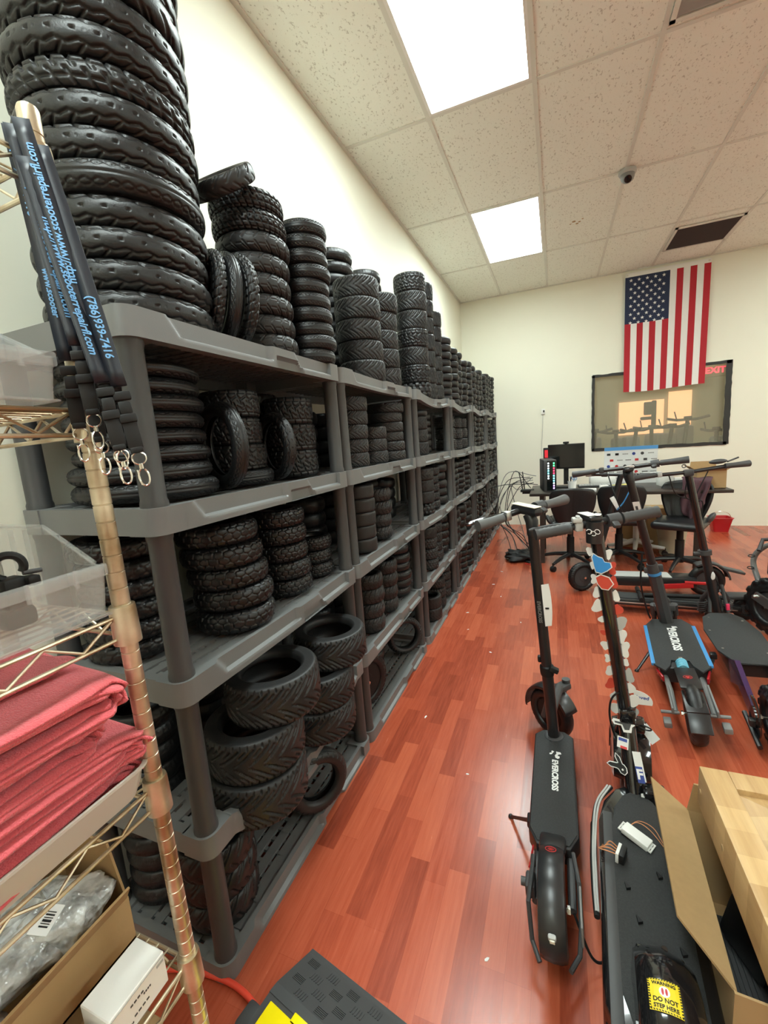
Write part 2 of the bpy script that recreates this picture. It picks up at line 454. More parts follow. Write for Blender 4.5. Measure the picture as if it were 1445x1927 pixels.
# ------------------------------------------------------------------ tires
def profile(R, wd, Rb, p, Mn):
    """Outside of a tyre section, bead to bead, resampled evenly by length -> (x across, r, nx, nr, s)."""
    a, bb = wd/2, (R-Rb)/2; rc = R-bb
    F = np.radians(np.linspace(-158, 158, 1500))
    x = a*np.sign(np.sin(F))*np.abs(np.sin(F))**(2/p); r = rc+bb*np.sign(np.cos(F))*np.abs(np.cos(F))**(2/p)
    L = np.concatenate([[0], np.cumsum(np.hypot(np.diff(x), np.diff(r)))])
    t = np.linspace(0, L[-1], Mn)
    xx, rr = np.interp(t, L, x), np.interp(t, L, r)
    tx, tr_ = np.gradient(xx), np.gradient(rr); n = np.hypot(tx, tr_)+1e-9
    nx, nr = -tr_/n, tx/n
    return xx, rr, nx, nr, (t/L[-1]*2-1)
def frac(x): return x-np.floor(x)
def tri(x): return np.abs(frac(x)*2-1)
def band(x, wd, soft=0.35):
    """1 inside |x|<wd with soft sides."""
    return np.clip((wd*(1+soft)-np.abs(x))/(wd*soft*2), 0, 1)
def tread(kind, U, Q):
    """Groove depth 0..1 for a tyre unrolled to U (turns) and Q (-1..1 across the tread)."""
    A = np.abs(Q); inside = (A < 1.0).astype(float)
    if kind == 'wave':
        n = 27; z = tri(n*U+0.25*np.sign(Q))
        g = band(A-0.34-0.14*z, 0.055); g = np.maximum(g, band(frac(n*U+1.1*A)-0.5, 0.075)*((A > 0.42) & (A < 0.84)))
        g = np.maximum(g, band(A-0.80-0.05*z, 0.025)*(frac(n*U) < 0.6))
        g = np.maximum(g, band(Q-0.06*(z*2-1), 0.025)*(frac(n*U) < 0.7))
        return g*inside
    if kind == 'loop':
        n = 22
        g = band(A-0.42-0.13*np.sin(2*PI*n*U), 0.03); g = np.maximum(g, band(A-0.42+0.13*np.sin(2*PI*n*U), 0.03))
        g = np.maximum(g, band(Q, 0.03)); g = np.maximum(g, band(A-0.85, 0.02)*(frac(n*U) < 0.7))
        return g*inside
    if kind == 'road':
        n = 20
        g = band(frac(n*U-0.9*A)-0.5, 0.075)*((A > 0.12) & (A < 0.92)); g = np.maximum(g, band(frac(n*U+0.45-1.3*A)-0.5, 0.06)*((A > 0.4) & (A < 0.7)))
        g = np.maximum(g, band(A-0.3, 0.03)*(frac(n*U) < 0.55))
        return g*inside
    if kind == 'vee':
        n = 22; c = 0.95*np.power(A, 0.75)
        g = band(frac(n*U-2.1*c)-0.5, 0.105)*((A > 0.03) & (A < 0.80))*(0.55+0.45*(A > 0.15))
        g = np.maximum(g, band(frac(n*U-2.1*c+0.5)-0.5, 0.07)*((A > 0.45) & (A < 0.72)))
        g = np.maximum(g, band(frac(n*U*2)-0.5, 0.09)*((A > 0.80) & (A < 0.985)))
        return g*inside
    if kind == 'moto':
        n = 16
        g = band(frac(n*U-0.8*A+0.25*np.sign(Q))-0.5, 0.09)*((A > 0.10)); g = np.maximum(g, band(frac(n*U-0.8*A+0.5)-0.5, 0.06)*((A > 0.45) & (A < 0.9)))
        return g*inside
    if kind == 'block':
        n = 20; z = 0.10*(tri(n*U)*2-1)
        g = band(Q-0.34-z, 0.055); g = np.maximum(g, band(Q+0.34-z, 0.055)); g = np.maximum(g, band(Q-z*1.2, 0.045)*(frac(n*U) < .5))
        g = np.maximum(g, band(frac(n*U+0.55*Q+0.12*np.sign(Q))-0.5, 0.085)*(A < 0.64)); g = np.maximum(g, band(A-0.68, 0.035))
        g = np.maximum(g, band(frac(n*U+0.25)-0.5, 0.10)*(A > 0.68))
        return g*inside
    if kind == 'hex':
        n = 26; k = 2.6
        x, y = U*n, (Q+1)*k
        def cell_(x, y):
            i = np.floor(x); j = np.floor(y); best = np.full(x.shape, 9.0); sec = best.copy()
            for di in (-1, 0, 1):
                for dj in (-1, 0, 1):
                    jj = j+dj; cx = i+di+0.5*(np.mod(jj, 2)); ci = np.mod(i+di, n)
                    hx = frac(np.sin(ci*12.9+jj*78.2)*437.5)-0.5; hy = frac(np.sin(ci*39.3+jj*11.1)*914.7)-0.5
                    d = np.hypot((x-cx-0.5+0.5-0.35*hx), (y-jj-0.5-0.35*hy)*0.95)
                    new = d < best; sec = np.where(new, best, np.minimum(sec, d)); best = np.where(new, d, best)
            return sec-best
        return np.clip(1-(cell_(x, y)-0.07)/0.10, 0, 1)*inside
    if kind == 'knob':
        n = 24
        row = np.floor((Q+1)*2.5); off = 0.5*np.mod(row, 2)
        g = np.maximum(band(frac(n*U+off)-0.5, 0.20, 0.25), band(frac((Q+1)*2.5)-0.0, 0.13)+band(frac((Q+1)*2.5)-1.0, 0.13))
        return np.clip(g, 0, 1)*inside
    if kind == 'lug':
        n = 15
        row = np.floor((Q+1)*1.5+0.0); off = 0.5*np.mod(row, 2)
        g = np.maximum(band(frac(n*U+off+0.1*Q)-0.5, 0.22, 0.2), band(frac((Q+1)*1.5), 0.10)+band(frac((Q+1)*1.5)-1, 0.10))
        return np.clip(g, 0, 1)*np.clip((1.25-A)*4, 0, 1)
    if kind == 'knobthin':
        n = 34
        g = np.maximum(band(frac(n*U+0.5*(Q > 0)+0.8*Q)-0.5, 0.13), band(A-0.28, 0.05)); g = np.maximum(g, band(A-0.72, 0.05))
        return g*inside
    if kind == 'plain':
        n = 30
        g = band(A-0.35, 0.035); g = np.maximum(g, band(frac(n*U+0.4*A)-0.5, 0.08)*((A > 0.45) & (A < 0.85)))
        return g*inside
    if kind == 'slick':
        return band(A-0.86, 0.02)*inside*0.6
    return U*0
#        exponent, tread half-width (of section length), groove depth (of width), inner-hole radius share
TK = {'wave': (2.15, 0.60, 0.062, 0.70), 'loop': (2.15, 0.56, 0.050, 0.66), 'road': (2.3, 0.56, 0.040, 0.58), 'vee': (4.6, 0.50, 0.050, 0.62), 'moto': (2.6, 0.55, 0.055, 0.66),
      'block': (4.8, 0.50, 0.045, 0.52), 'hex': (2.5, 0.60, 0.055, 0.56), 'knob': (3.6, 0.54, 0.065, 0.52), 'lug': (3.6, 0.55, 0.11, 0.50), 'knobthin': (2.4, 0.56, 0.085, 0.66),
      'plain': (2.3, 0.55, 0.03, 0.58), 'slick': (5.0, 0.50, 0.01, 0.52)}
TIRES = {}
def tire_data(kind, R, wd, res=2):
    """Tyre mesh lying flat, its axis up, resting on z = 0 (centre at wd/2). Tread is real relief."""
    key = (kind, round(R, 4), round(wd, 4), res)
    if key in TIRES: return TIRES[key]
    p, tw, dep, hole = TK[kind]
    Nn = {0: 40, 1: 150, 2: 300, 3: 520}[res]; Mn = {0: 12, 1: 30, 2: 50, 3: 72}[res]
    x, r, nx, nr, s = profile(R, wd, R*hole, p, Mn)
    U = np.linspace(0, 1, Nn, endpoint=False)
    q = s/tw
    UU, QQ = np.meshgrid(U, q, indexing='ij')
    g = tread(kind, UU, QQ)*dep*wd if res else UU*0
    X = x[None, :]-nx[None, :]*g; RR = r[None, :]-nr[None, :]*g
    # moulded ring on the side wall
    ring = (np.abs(np.abs(s)-0.80) < 0.03)*0.012*wd
    X = X+np.sign(x)[None, :]*ring[None, :]*0.6
    # inside of the carcass
    Mi = 8 if res else 5
    xi, ri, _, _, _ = profile(R-0.10*wd, wd*0.82, R*hole, p, Mi)
    xi, ri = xi[::-1], ri[::-1]
    an = 2*PI*U
    cs, sn = np.cos(an)[:, None], np.sin(an)[:, None]
    XA = np.concatenate([X, np.repeat(xi[None, :], Nn, 0)], 1); RA = np.concatenate([RR, np.repeat(ri[None, :], Nn, 0)], 1)
    Z = XA+wd/2
    V = np.stack([RA*cs, RA*sn, Z], 2).reshape(-1, 3)
    Mt = Mn+Mi
    i = np.arange(Nn)[:, None]; j = np.arange(Mt)[None, :]; i2 = (i+1) % Nn; j2 = (j+1) % Mt
    Fq = np.stack([i*Mt+j, i2*Mt+j, i2*Mt+j2, i*Mt+j2], 2).reshape(-1, 4)
    me = bpy.data.meshes.new('tire')
    me.vertices.add(len(V)); me.vertices.foreach_set('co', V.ravel())
    me.loops.add(Fq.size); me.loops.foreach_set('vertex_index', Fq.ravel())
    me.polygons.add(len(Fq)); me.polygons.foreach_set('loop_start', np.arange(0, Fq.size, 4)); me.polygons.foreach_set('loop_total', np.full(len(Fq), 4))
    me.update(calc_edges=True); me.validate()
    me.polygons.foreach_set('use_smooth', [True]*len(me.polygons))
    TIRES[key] = me
    return me
RUB = {'wave': 'rub1', 'loop': 'rub1', 'road': 'rub2', 'vee': 'rub2', 'moto': 'rub1', 'block': 'rub1', 'hex': 'rub3', 'knob': 'rub2', 'lug': 'rub2', 'knobthin': 'rub1', 'plain': 'rub1', 'slick': 'rub2'}
ORD = ['top', 'second', 'third', 'fourth', 'fifth', 'sixth', 'seventh', 'eighth', 'ninth', 'tenth', 'eleventh', 'twelfth', 'thirteenth', 'fourteenth']
NT = [0]
def tire(kind, R, wd, loc, rot, label, group, res=2, rub=None):
    """loc: centre of the tyre; rot: euler of its axis (flat = 0)."""
    me = tire_data(kind, R, wd, res)
    if not me.materials: me.materials.append(M[rub or RUB[kind]])
    o = bpy.data.objects.new('tire', me); COL.objects.link(o)
    e = Euler(rot, 'XYZ'); o.rotation_euler = e
    o.location = Vector(loc) - e.to_matrix() @ Vector((0, 0, wd/2))
    NT[0] += 1
    return tag(o, label, 'tire', group)
def stack(u, l, x, y, R, wd, n, kinds, desc, res=2, jit=0.006, lean=(0, 0), sizes=None, z0=None, offs=None):
    """n tyres lying on each other on tier l of rack u; labels count from the top."""
    if isinstance(kinds, str): kinds = [kinds]*n
    t = min(1, max(0, (y-UY[u])/UW))
    z = LV[l]-SAG[u][l]*math.sin(PI*t)*0.97 + 0.001 if z0 is None else z0
    for k in range(n):
        Rk, wk = (R, wd) if sizes is None or sizes[k] is None else sizes[k]
        dx, dy = random.uniform(-jit, jit), random.uniform(-jit, jit)
        if offs and offs[k]: dx, dy = offs[k]
        i = n-1-k
        o = 'bottom' if k == 0 and n > 1 else (ORD[i] if i == 0 else ORD[i]+' from top')
        label = (o+' tire in the '+desc) if i == 0 or k == 0 else (ORD[i]+' tire from the top, '+desc)
        tire(kinds[k], Rk, wk, (x+dx+lean[0]*k, y+dy+lean[1]*k, z+wk/2), (random.uniform(-.012, .012), random.uniform(-.012, .012), random.uniform(0, 6.28)), label, 'tires, '+desc, res)
        z += wk*0.985
    return z
# tires too many or too hidden to count one by one: gathered into one mass
MASS = MB()
def mass(l, u, x, y, R, wd, n, jit=.008, res=0, kind='plain'):
    me = tire_data(kind, R, wd, res)
    co = [p.co.copy() for p in me.vertices]; fs = [tuple(f.vertices) for f in me.polygons]
    t = min(1, max(0, (y-UY[u])/UW)); z = LV[l]-SAG[u][l]*math.sin(PI*t)
    for k in range(n):
        MASS.add(co, fs, TR((x+random.uniform(-jit, jit), y+random.uniform(-jit, jit), z)) @ Matrix.Rotation(random.uniform(0, 6), 4, 'Z')); z += wd*0.985
# ---- rack one: the tires nearest the camera
stack(0, 4, -1.02, .875, .196, .066, 13, ['wave', 'wave', 'wave', 'wave', 'loop', 'wave', 'wave', 'knobthin', 'wave', 'wave', 'moto', 'wave', 'moto'], 'tall stack of big tires on nearest rack', 3, .007)
for k, (x, y, yw, le) in enumerate([(-.955, 1.072, -.55, -.14), (-.935, 1.106, -.50, -.10), (-.915, 1.145, -.46, -.06)]):
    tire('knobthin' if k != 1 else 'loop', .137, .040, (x, y, LV[4]+.139), (PI/2+le, 0, yw), ['leftmost', 'middle', 'rightmost'][k]+' of three upright tires beside the tallest stack', 'upright tires on the nearest rack', 3)
zt = stack(0, 4, -.945, 1.30, .120, .063, 8, ['road']*6+['knobthin']*2, 'stack behind the three upright tires', 3, .006)
tire('moto', .105, .05, (-.945, 1.185, zt+.008), (.66, -.10, .15), 'tilted loose tire perched on top of the second stack, touching the tallest stack', 'loose tires on the nearest rack', 2, rub='rub2')
stack(0, 4, -.885, 1.525, .096, .050, 10, 'loop', 'thin-tire stack at the top right of nearest rack', 2, .005)
mass(4, 0, -1.13, 1.50, .105, .050, 10, .004, 1, 'loop')
# tier under the top
stack(0, 3, -1.03, .835, .165, .042, 8, 'loop', 'big tires on second tier of nearest rack', 3, .005, sizes=[(.178, .05), (.172, .046)]+[None]*6)
tire('loop', .128, .046, (-.915, 1.005, LV[3]+.130), (PI/2, 0, -.36), 'upright tire leaning left of the block-tread trio on the second tier', 'upright tires on the second tier', 3)
stack(0, 3, -1.005, 1.165, .097, .086, 4, ['loop', 'block', 'block', 'block'], 'block-tread stack between two upright tires', 3, .004, sizes=[(.12, .048), None, None, None])
tire('wave', .118, .044, (-.925, 1.275, LV[3]+.12), (PI/2, 0, -.42), 'upright tire between the two block-tread stacks on the second tier', 'upright tires on the second tier', 3)
stack(0, 3, -.965, 1.445, .096, .100, 3, 'block', 'block-tread stack at right of second tier', 3, .004)
mass(3, 0, -1.175, 1.27, .10, .105, 3, .004, 1, 'block')
# third tier
stack(0, 2, -1.10, .775, .118, .055, 6, 'hex', 'shadowed stack behind the left post', 2, .005)
stack(0, 2, -.945, 1.005, .121, .066, 5, 'hex', 'cobbled-tread stack at left of third tier', 3, .007, lean=(-.004, -.003))
stack(0, 2, -.955, 1.285, .104, .064, 5, 'hex', 'cobbled-tread stack in the middle of third tier', 3, .005)
stack(0, 2, -.945, 1.482, .082, .056, 3, 'hex', 'short stack of three at right of third tier', 3, .003)
mass(2, 0, -1.17, 1.22, .105, .066, 5, .004, 1, 'loop')
# fourth tier, sagging under the wide tires that overhang it
stack(0, 1, -.850, .925, .146, .128, 3, 'vee', 'wide car-style stack at left of sagging tier', 3, .002, offs=[(.0, -.015), (-.005, .0), (.02, .075)])
stack(0, 1, -.848, 1.275, .140, .120, 3, 'vee', 'wide car-style stack at right of sagging tier', 3, .002, offs=[(0, -.01), (0, .0), (.02, .085)])
# bottom tier
stack(0, 0, -.945, .795, .112, .085, 3, 'moto', 'dark stack behind the front post at floor level', 2, .003)
tire('plain', .118, .062, (-.822, 1.165, LV[0]+.122), (PI/2, -.08, .98), 'small tire standing upright on the bottom tier, its hole facing the aisle', 'upright tires on the bottom tier', 3, rub='rub2')
mass(1, 0, -1.165, .80, .105, .06, 5, .004, 1, 'loop')
mass(1, 0, -1.165, 1.05, .105, .06, 5, .004, 1, 'loop')
mass(0, 0, -1.16, .80, .11, .06, 5, .004, 1, 'loop')
mass(0, 0, -1.16, 1.05, .11, .06, 5, .004, 1, 'loop')
mass(3, 0, -1.165, 1.485, .105, .112, 3, .004, 1, 'block')
mass(2, 0, -1.165, 1.455, .11, .066, 5, .004, 1, 'loop')
# ---- rack two
stack(1, 4, -.925, 2.10, .116, .100, 5, 'vee', 'wide vee-tread stack on the second rack', 2, .008)
stack(1, 4, -.925, 2.38, .104, .100, 5, 'vee', 'narrower vee-tread stack at right of second rack', 2, .006)
stack(1, 4, -1.14, 1.86, .105, .05, 10, 'loop', 'back-row stack, left end of second rack', 1, .006)
stack(1, 4, -1.145, 2.25, .125, .06, 12, ['plain']*10+['loop']*2, 'back-row stack behind the vee treads', 1, .010)
stack(1, 3, -.925, 1.88, .092, .066, 5, 'vee', 'left stack on second tier of second rack', 2, .004)
stack(1, 3, -.925, 2.135, .088, .064, 3, 'vee', 'short middle stack on second tier of second rack', 2, .003)
stack(1, 3, -.935, 2.385, .108, .055, 6, 'vee', 'right stack on second tier of second rack', 2, .005)
stack(1, 2, -.905, 1.865, .084, .066, 5, 'slick', 'smooth slick stack on third tier of second rack', 2, .003)
stack(1, 2, -.915, 2.13, .080, .070, 4, 'road', 'slash-tread stack on third tier of second rack', 2, .004)
stack(1, 2, -1.10, 2.36, .10, .050, 7, 'plain', 'thin back stack on third tier of second rack', 1, .008)
stack(1, 1, -.90, 1.885, .086, .075, 4, 'road', 'left stack on fourth tier of second rack', 2, .004)
stack(1, 1, -.915, 2.135, .083, .075, 4, 'road', 'middle stack on fourth tier of second rack', 2, .004)
stack(1, 1, -.925, 2.385, .088, .054, 6, 'plain', 'jumbled thin stack on fourth tier of second rack', 2, .009)
stack(1, 0, -1.02, 2.06, .105, .055, 4, 'plain', 'dark stack on bottom tier of second rack', 1, .005)
tire('knobthin', .120, .062, (-.895, 2.36, LV[0]+.124), (PI/2, 0, .75), 'bald upright tire on the bottom tier at right of second rack', 'upright tires on the bottom tier', 2, rub='rub2')
# ---- rack three
stack(2, 4, -.915, 2.965, .108, .119, 7, ['lug', 'block', 'vee', 'block', 'vee', 'vee', 'block'], 'tallest wide stack on the third rack', 2, .004, sizes=[(.113, .10)]+[None]*6)
stack(2, 4, -.935, 3.255, .100, .120, 7, 'block', 'stack next to the tallest on third rack', 1, .004)
stack(2, 4, -.93, 3.462, .098, .112, 6, 'block', 'flat-tread stack at right of third rack', 1, .003)
stack(2, 4, -1.15, 2.70, .12, .064, 12, ['knob']*10+['loop']*2, 'back-row stack of the third rack', 1, .006)
stack(2, 3, -.93, 2.945, .093, .090, 4, ['vee', 'vee', 'vee', 'plain'], 'wide stack on second tier of third rack', 1, .003, sizes=[None, None, None, (.095, .045)])
stack(2, 3, -1.02, 3.33, .10, .052, 6, 'plain', 'thin dark stack on second tier of third rack', 1, .004)
stack(2, 2, -.90, 2.935, .089, .083, 4, ['lug', 'vee', 'vee', 'vee'], 'wide stack on third tier of third rack', 1, .003)
stack(2, 2, -.92, 3.175, .088, .065, 5, 'knob', 'middle stack on third tier of third rack', 1, .006)
stack(2, 2, -.92, 3.395, .088, .065, 5, 'plain', 'right stack on third tier of third rack', 1, .009)
stack(2, 1, -.895, 2.935, .088, .080, 4, ['knob', 'knob', 'knob', 'vee'], 'left stack on fourth tier of third rack', 1, .003)
stack(2, 1, -.915, 3.175, .086, .075, 4, 'knob', 'middle stack on fourth tier of third rack', 1, .004)
stack(2, 1, -.92, 3.395, .086, .064, 5, 'hex', 'right stack on fourth tier of third rack', 1, .006)
stack(2, 0, -.89, 2.935, .090, .090, 2, 'vee', 'left pair on bottom tier of third rack', 1, .002)
stack(2, 0, -.915, 3.175, .088, .080, 3, 'knob', 'middle stack on bottom tier of third rack', 1, .003)
stack(2, 0, -.92, 3.395, .086, .075, 4, 'knob', 'right stack on bottom tier of third rack', 1, .003)
# ---- rack four, and the top of rack five: small tires
T4 = ['top tier', 'second tier', 'third tier', 'fourth tier', 'bottom tier']
for q, (y, n) in enumerate([(3.73, 9), (3.955, 9), (4.18, 9), (4.405, 8)]):
    stack(3, 4, -.925+.01*(q % 2), y, .104, .056 if q else .06, n, 'plain', ['first', 'second', 'third', 'last'][q]+' stack on top of the fourth rack', 1, .008)
for l, kk, Rr, ww, nn in ((3, 'knob', .092, .100, 3), (2, 'plain', .098, .052, 6)):
    for q, y in enumerate((3.79, 4.07, 4.345)):
        stack(3, l, -.915, y, Rr, ww, nn, kk, ['left', 'middle', 'right'][q]+' stack, '+T4[4-l]+' of fourth rack', 1, .007)
for y in (1.79, 2.04): mass(3, 1, -1.165, y, .105, .07, 4, .003, 1); mass(2, 1, -1.165, y, .105, .07, 4, .003, 1); mass(1, 1, -1.165, y, .105, .07, 4, .003, 1)
mass(3, 2, -1.165, 2.80, .105, .07, 4, .003, 1); mass(2, 2, -1.165, 2.80, .105, .07, 4, .003, 1)
# ---- what is left farther down the wall, far past three hundred: one mass of small tires
for q, y in enumerate((3.79, 4.07, 4.345)):
    mass(1, 3, -.91, y, .095, .075, 4); mass(0, 3, -.91, y, .092, .058, 5)
for q, (y, n) in enumerate([(4.71, 8), (4.935, 8), (5.16, 7), (5.40, 8)]): mass(4, 4, -.925, y, .108, .060, n)
for q, (y, n) in enumerate([(5.72, 8), (5.945, 9), (6.17, 9), (6.40, 9)]): mass(4, 5, -.925, y, .108, .056, n)
for u in (4, 5):
    for l, ww, nn in ((3, .055, 6), (2, .052, 6), (1, .06, 5), (0, .055, 5)):
        for y in (.19, .47, .745): mass(l, u, -.915, UY[u]+y, .102, ww, nn, .012)
tag(MASS.build('tire_mass', M['rub1'], smooth=50), 'remaining black tires massed on the far racks and at the dark backs of nearer tiers', 'tires', kind='stuff')


# ------------------------------------------------------------------ wire rack at the left with its load
def worn_chrome():
    m, N, L, B = new_mat('worn_chrome_wire')
    tc = N.new('ShaderNodeTexCoord'); n = N.new('ShaderNodeTexNoise'); n.inputs['Scale'].default_value = 9; n.inputs['Detail'].default_value = 6
    L.new(tc.outputs['Object'], n.inputs['Vector'])
    cr = N.new('ShaderNodeValToRGB'); e = cr.color_ramp.elements
    e[0].position = 0.40; e[0].color = (0.36, 0.26, 0.15, 1); e[1].position = 0.60; e[1].color = (0.70, 0.63, 0.48, 1)
    L.new(n.outputs['Fac'], cr.inputs['Fac']); L.new(cr.outputs['Color'], B.inputs['Base Color'])
    B.inputs['Metallic'].default_value = 0.85; B.inputs['Roughness'].default_value = 0.36
    return m
M['wire'] = worn_chrome()
M['clear'] = mat('translucent_plastic', (0.62, 0.64, 0.63), 0.18, alpha=0.24, spec=0.6)
M['milky'] = mat('milky_plastic', (0.66, 0.63, 0.56), 0.3, alpha=0.72)
def bubble_mat():
    m, N, L, B = new_mat('bubble_wrap'); tc = N.new('ShaderNodeTexCoord'); v = N.new('ShaderNodeTexVoronoi'); v.feature = 'SMOOTH_F1'; v.inputs['Scale'].default_value = 95
    L.new(tc.outputs['Object'], v.inputs['Vector']); n = N.new('ShaderNodeTexNoise'); n.inputs['Scale'].default_value = 26; n.inputs['Detail'].default_value = 4; L.new(tc.outputs['Object'], n.inputs['Vector'])
    a = N.new('ShaderNodeMath'); a.operation = 'MULTIPLY_ADD'; a.inputs[1].default_value = -.6; L.new(v.outputs['Distance'], a.inputs[0]); L.new(n.outputs['Fac'], a.inputs[2])
    b = N.new('ShaderNodeBump'); b.inputs['Strength'].default_value = .9; b.inputs['Distance'].default_value = .012; L.new(a.outputs[0], b.inputs['Height']); L.new(b.outputs['Normal'], B.inputs['Normal'])
    cr = N.new('ShaderNodeValToRGB'); e = cr.color_ramp.elements; e[0].position = .3; e[0].color = (.22, .22, .21, 1); e[1].position = .62; e[1].color = (.74, .75, .73, 1); L.new(n.outputs['Fac'], cr.inputs['Fac']); L.new(cr.outputs['Color'], B.inputs['Base Color'])
    B.inputs['Roughness'].default_value = .14; B.inputs['Specular IOR Level'].default_value = .8; B.inputs['Alpha'].default_value = .82; return m
M['bubble'] = bubble_mat()
M['navy'] = mat('navy_ribbon', (0.010, 0.014, 0.024), 0.42)
M['blueink'] = mat('light_blue_print', (0.16, 0.40, 0.72), 0.5)
M['towel'] = mat('coral_red_towel', (0.78, 0.125, 0.145), 0.95, noise=0.10, nscale=90, bump=0.9, bscale=380, sheen=0.3)

rack = thing('wire_rack', 'worn chrome wire shelving rack at the left edge, beside the tire racks', 'wire shelf', (-.598, .42, 0), (0, -.0150, 0))
RD, RL = -.32, -.78
for px in (0, RD):
    for py in (0, RL):
        prof = [(0.0, 0)]; z = 0.0
        prof += [(0.0127, 0.0)]
        while z < 1.80:
            prof += [(0.0127, z+0.0235), (0.0116, z+0.0242), (0.0116, z+0.0252), (0.0127, z+0.0260)]; z += 0.0254
        prof += [(0.0127, 1.832), (0.011, 1.836), (0, 1.837)]
        b = MB(); b.lathe(prof, 18); o = b.build('post', M['wire'], rack, smooth=25); o.location = (px, py, 0)
RZ_ = [.20, .506, .855, 1.15, 1.455, 1.775]
for z in RZ_:
    b = MB(); h = .034; r = .0032
    for px in (0, RD):
        b.cyl((px, -.012, z), (px, RL+.012, z), r, n=8); b.cyl((px, -.012, z-h), (px, RL+.012, z-h), r, n=8)
        n = 16; b.tube([(px, -.02+(RL+.04)*i/n, z-.003-(h-.006)*(i % 2)) for i in range(n+1)], .0024, 6)
    for py in (0, RL):
        b.cyl((-.012, py, z), (RD+.012, py, z), r, n=8); b.cyl((-.012, py, z-h), (RD+.012, py, z-h), r, n=8)
        n = 7; b.tube([(-.015+(RD+.03)*i/n, py, z-.003-(h-.006)*(i % 2)) for i in range(n+1)], .0024, 6)
    for i in range(1, 13): b.cyl((RD*i/13, .0, z+.003), (RD*i/13, RL, z+.003), .0017, n=6)
    for py in (-.26, -.52): b.cyl((0, py, z-.004), (RD, py, z-.004), .003, n=6)
    b.build('wire_shelf', M['wire'], rack)
    for px in (0, RD):
        for py in (0, RL):
            c = MB(); c.lathe([(.0128, -.044), (.0195, -.044), (.0185, .010), (.0175, .016), (.0128, .016)], 18); o = c.build('collar', M['wire'], rack); o.location = (px, py, z)

def hopper_bin(name, label, x0, x1, y0, y1, z0, zf, zb, m, lip=.018):
    """Open-front stacking bin: low lip in front (x1), tall sides sloping up to the back."""
    t = thing(name, label, 'bin', ((x0+x1)/2, (y0+y1)/2, z0), group=None); hx, hy = (x1-x0)/2, (y1-y0)/2; th = .0028
    b = MB(); b.box((0, 0, th/2), (2*hx, 2*hy, th))
    f, k = zf-z0, zb-z0
    side = [(-hx, 0), (hx-.015, 0), (hx, f), (hx-.02, f+.004), (hx-.10, k-.012), (hx-.125, k), (-hx, k)]
    for sy in (-1, 1): b.prism(side, th, TR((0, sy*(hy-th/2)+th/2, 0), RX(PI/2)))
    b.box((-hx+th/2, 0, k/2), (th, 2*hy, k))
    b.add([(hx-.015, -hy, 0), (hx-.015, hy, 0), (hx, hy, f), (hx, -hy, f), (hx-.018, -hy, 0), (hx-.018, hy, 0), (hx-.003, hy, f), (hx-.003, -hy, f)], [(0, 1, 2, 3), (7, 6, 5, 4), (3, 2, 6, 7), (0, 4, 5, 1), (1, 5, 6, 2), (0, 3, 7, 4)])
    b.build('bin_body', m, t, smooth=0)
    l = MB(); l.rbox((hx+.001, 0, f-.004), (.010, 2*hy+.004, lip), .003)
    for yy in (-hy*.55, -hy*.1, hy*.35, hy*.72): l.box((hx+.0045, yy, f-.006), (.004, .004, lip+.006))
    l.build('lip', m, t)
    for sy in (-1, 1):
        r = MB()
        r.tube([(-hx, sy*hy, k), (hx-.125, sy*hy, k), (hx-.10, sy*hy, k-.012), (hx-.02, sy*hy, f+.004)], .0035, 8)
        for xx in (-.06, -.02): r.box((xx, sy*(hy+.001), k*.5), (.010, .003, k*.9))
        r.build('rim', m, t)
    return t
hopper_bin('parts_bin', 'clear plastic open-front bin holding black clamps on the wire rack', -.92, -.612, .09, .402, 1.1585, 1.232, 1.290, M['clear'])
hopper_bin('parts_bin', 'clear plastic bin of bubble-wrapped parts, on the shelf by the lanyard buckles', -.915, -.600, .09, .378, 1.4635, 1.520, 1.572, M['clear'])

def lump(sx, sy, sz, seed, nu=40, nv=24, amp=.18, R=None, squash=0):
    rng = random.Random(seed); ph = [(rng.uniform(0, 6.3), rng.uniform(0, 6.3), rng.randint(2, 9), rng.randint(2, 7)) for _ in range(9)]
    vs = []; fs = []
    for i in range(nv+1):
        th = PI*i/nv
        for k in range(nu):
            f = 2*PI*k/nu
            d = 1+sum(amp/9*2.2*math.sin(a*f+p)*math.sin(c*th+q) for p, q, a, c in ph)
            st, ct = math.sin(th), math.cos(th)
            e = 0.6
            x = sx*d*math.copysign(abs(st*math.cos(f))**e, math.cos(f)*st) if st else 0
            y = sy*d*math.copysign(abs(st*math.sin(f))**e, math.sin(f)*st) if st else 0
            z = sz*d*math.copysign(abs(ct)**0.7, ct)
            p = Vector((x, y, z)); vs.append(R @ p if R is not None else p)
    for i in range(nv):
        for k in range(nu):
            k2 = (k+1) % nu; fs.append((i*nu+k, (i+1)*nu+k, (i+1)*nu+k2, i*nu+k2))
    return vs, fs
def lump_obj(name, label, cat, c, s, seed, m, amp=.2, R=None, group=None):
    b = MB(); b.add(*lump(s[0], s[1], s[2], seed, amp=amp, R=R)); o = b.build(name, m, smooth=60); o.location = c
    return tag(o, label, cat, group)
t = lump_obj('wrapped_parts', 'heap of bubble-wrapped grey parts filling the clear bin at the upper left', 'package', (-.735, .215, 1.535), (.125, .115, .062), 4, M['bubble'], .32)
MB().tube(spline([(-.70, .26, 1.602), (-.66, .30, 1.590), (-.635, .335, 1.555)], 6), .0035, 8).build('black_lever', M['black'])
tag(bpy.data.objects['black_lever'], 'thin black lever lying on the bubble-wrapped parts in the bin', 'lever')
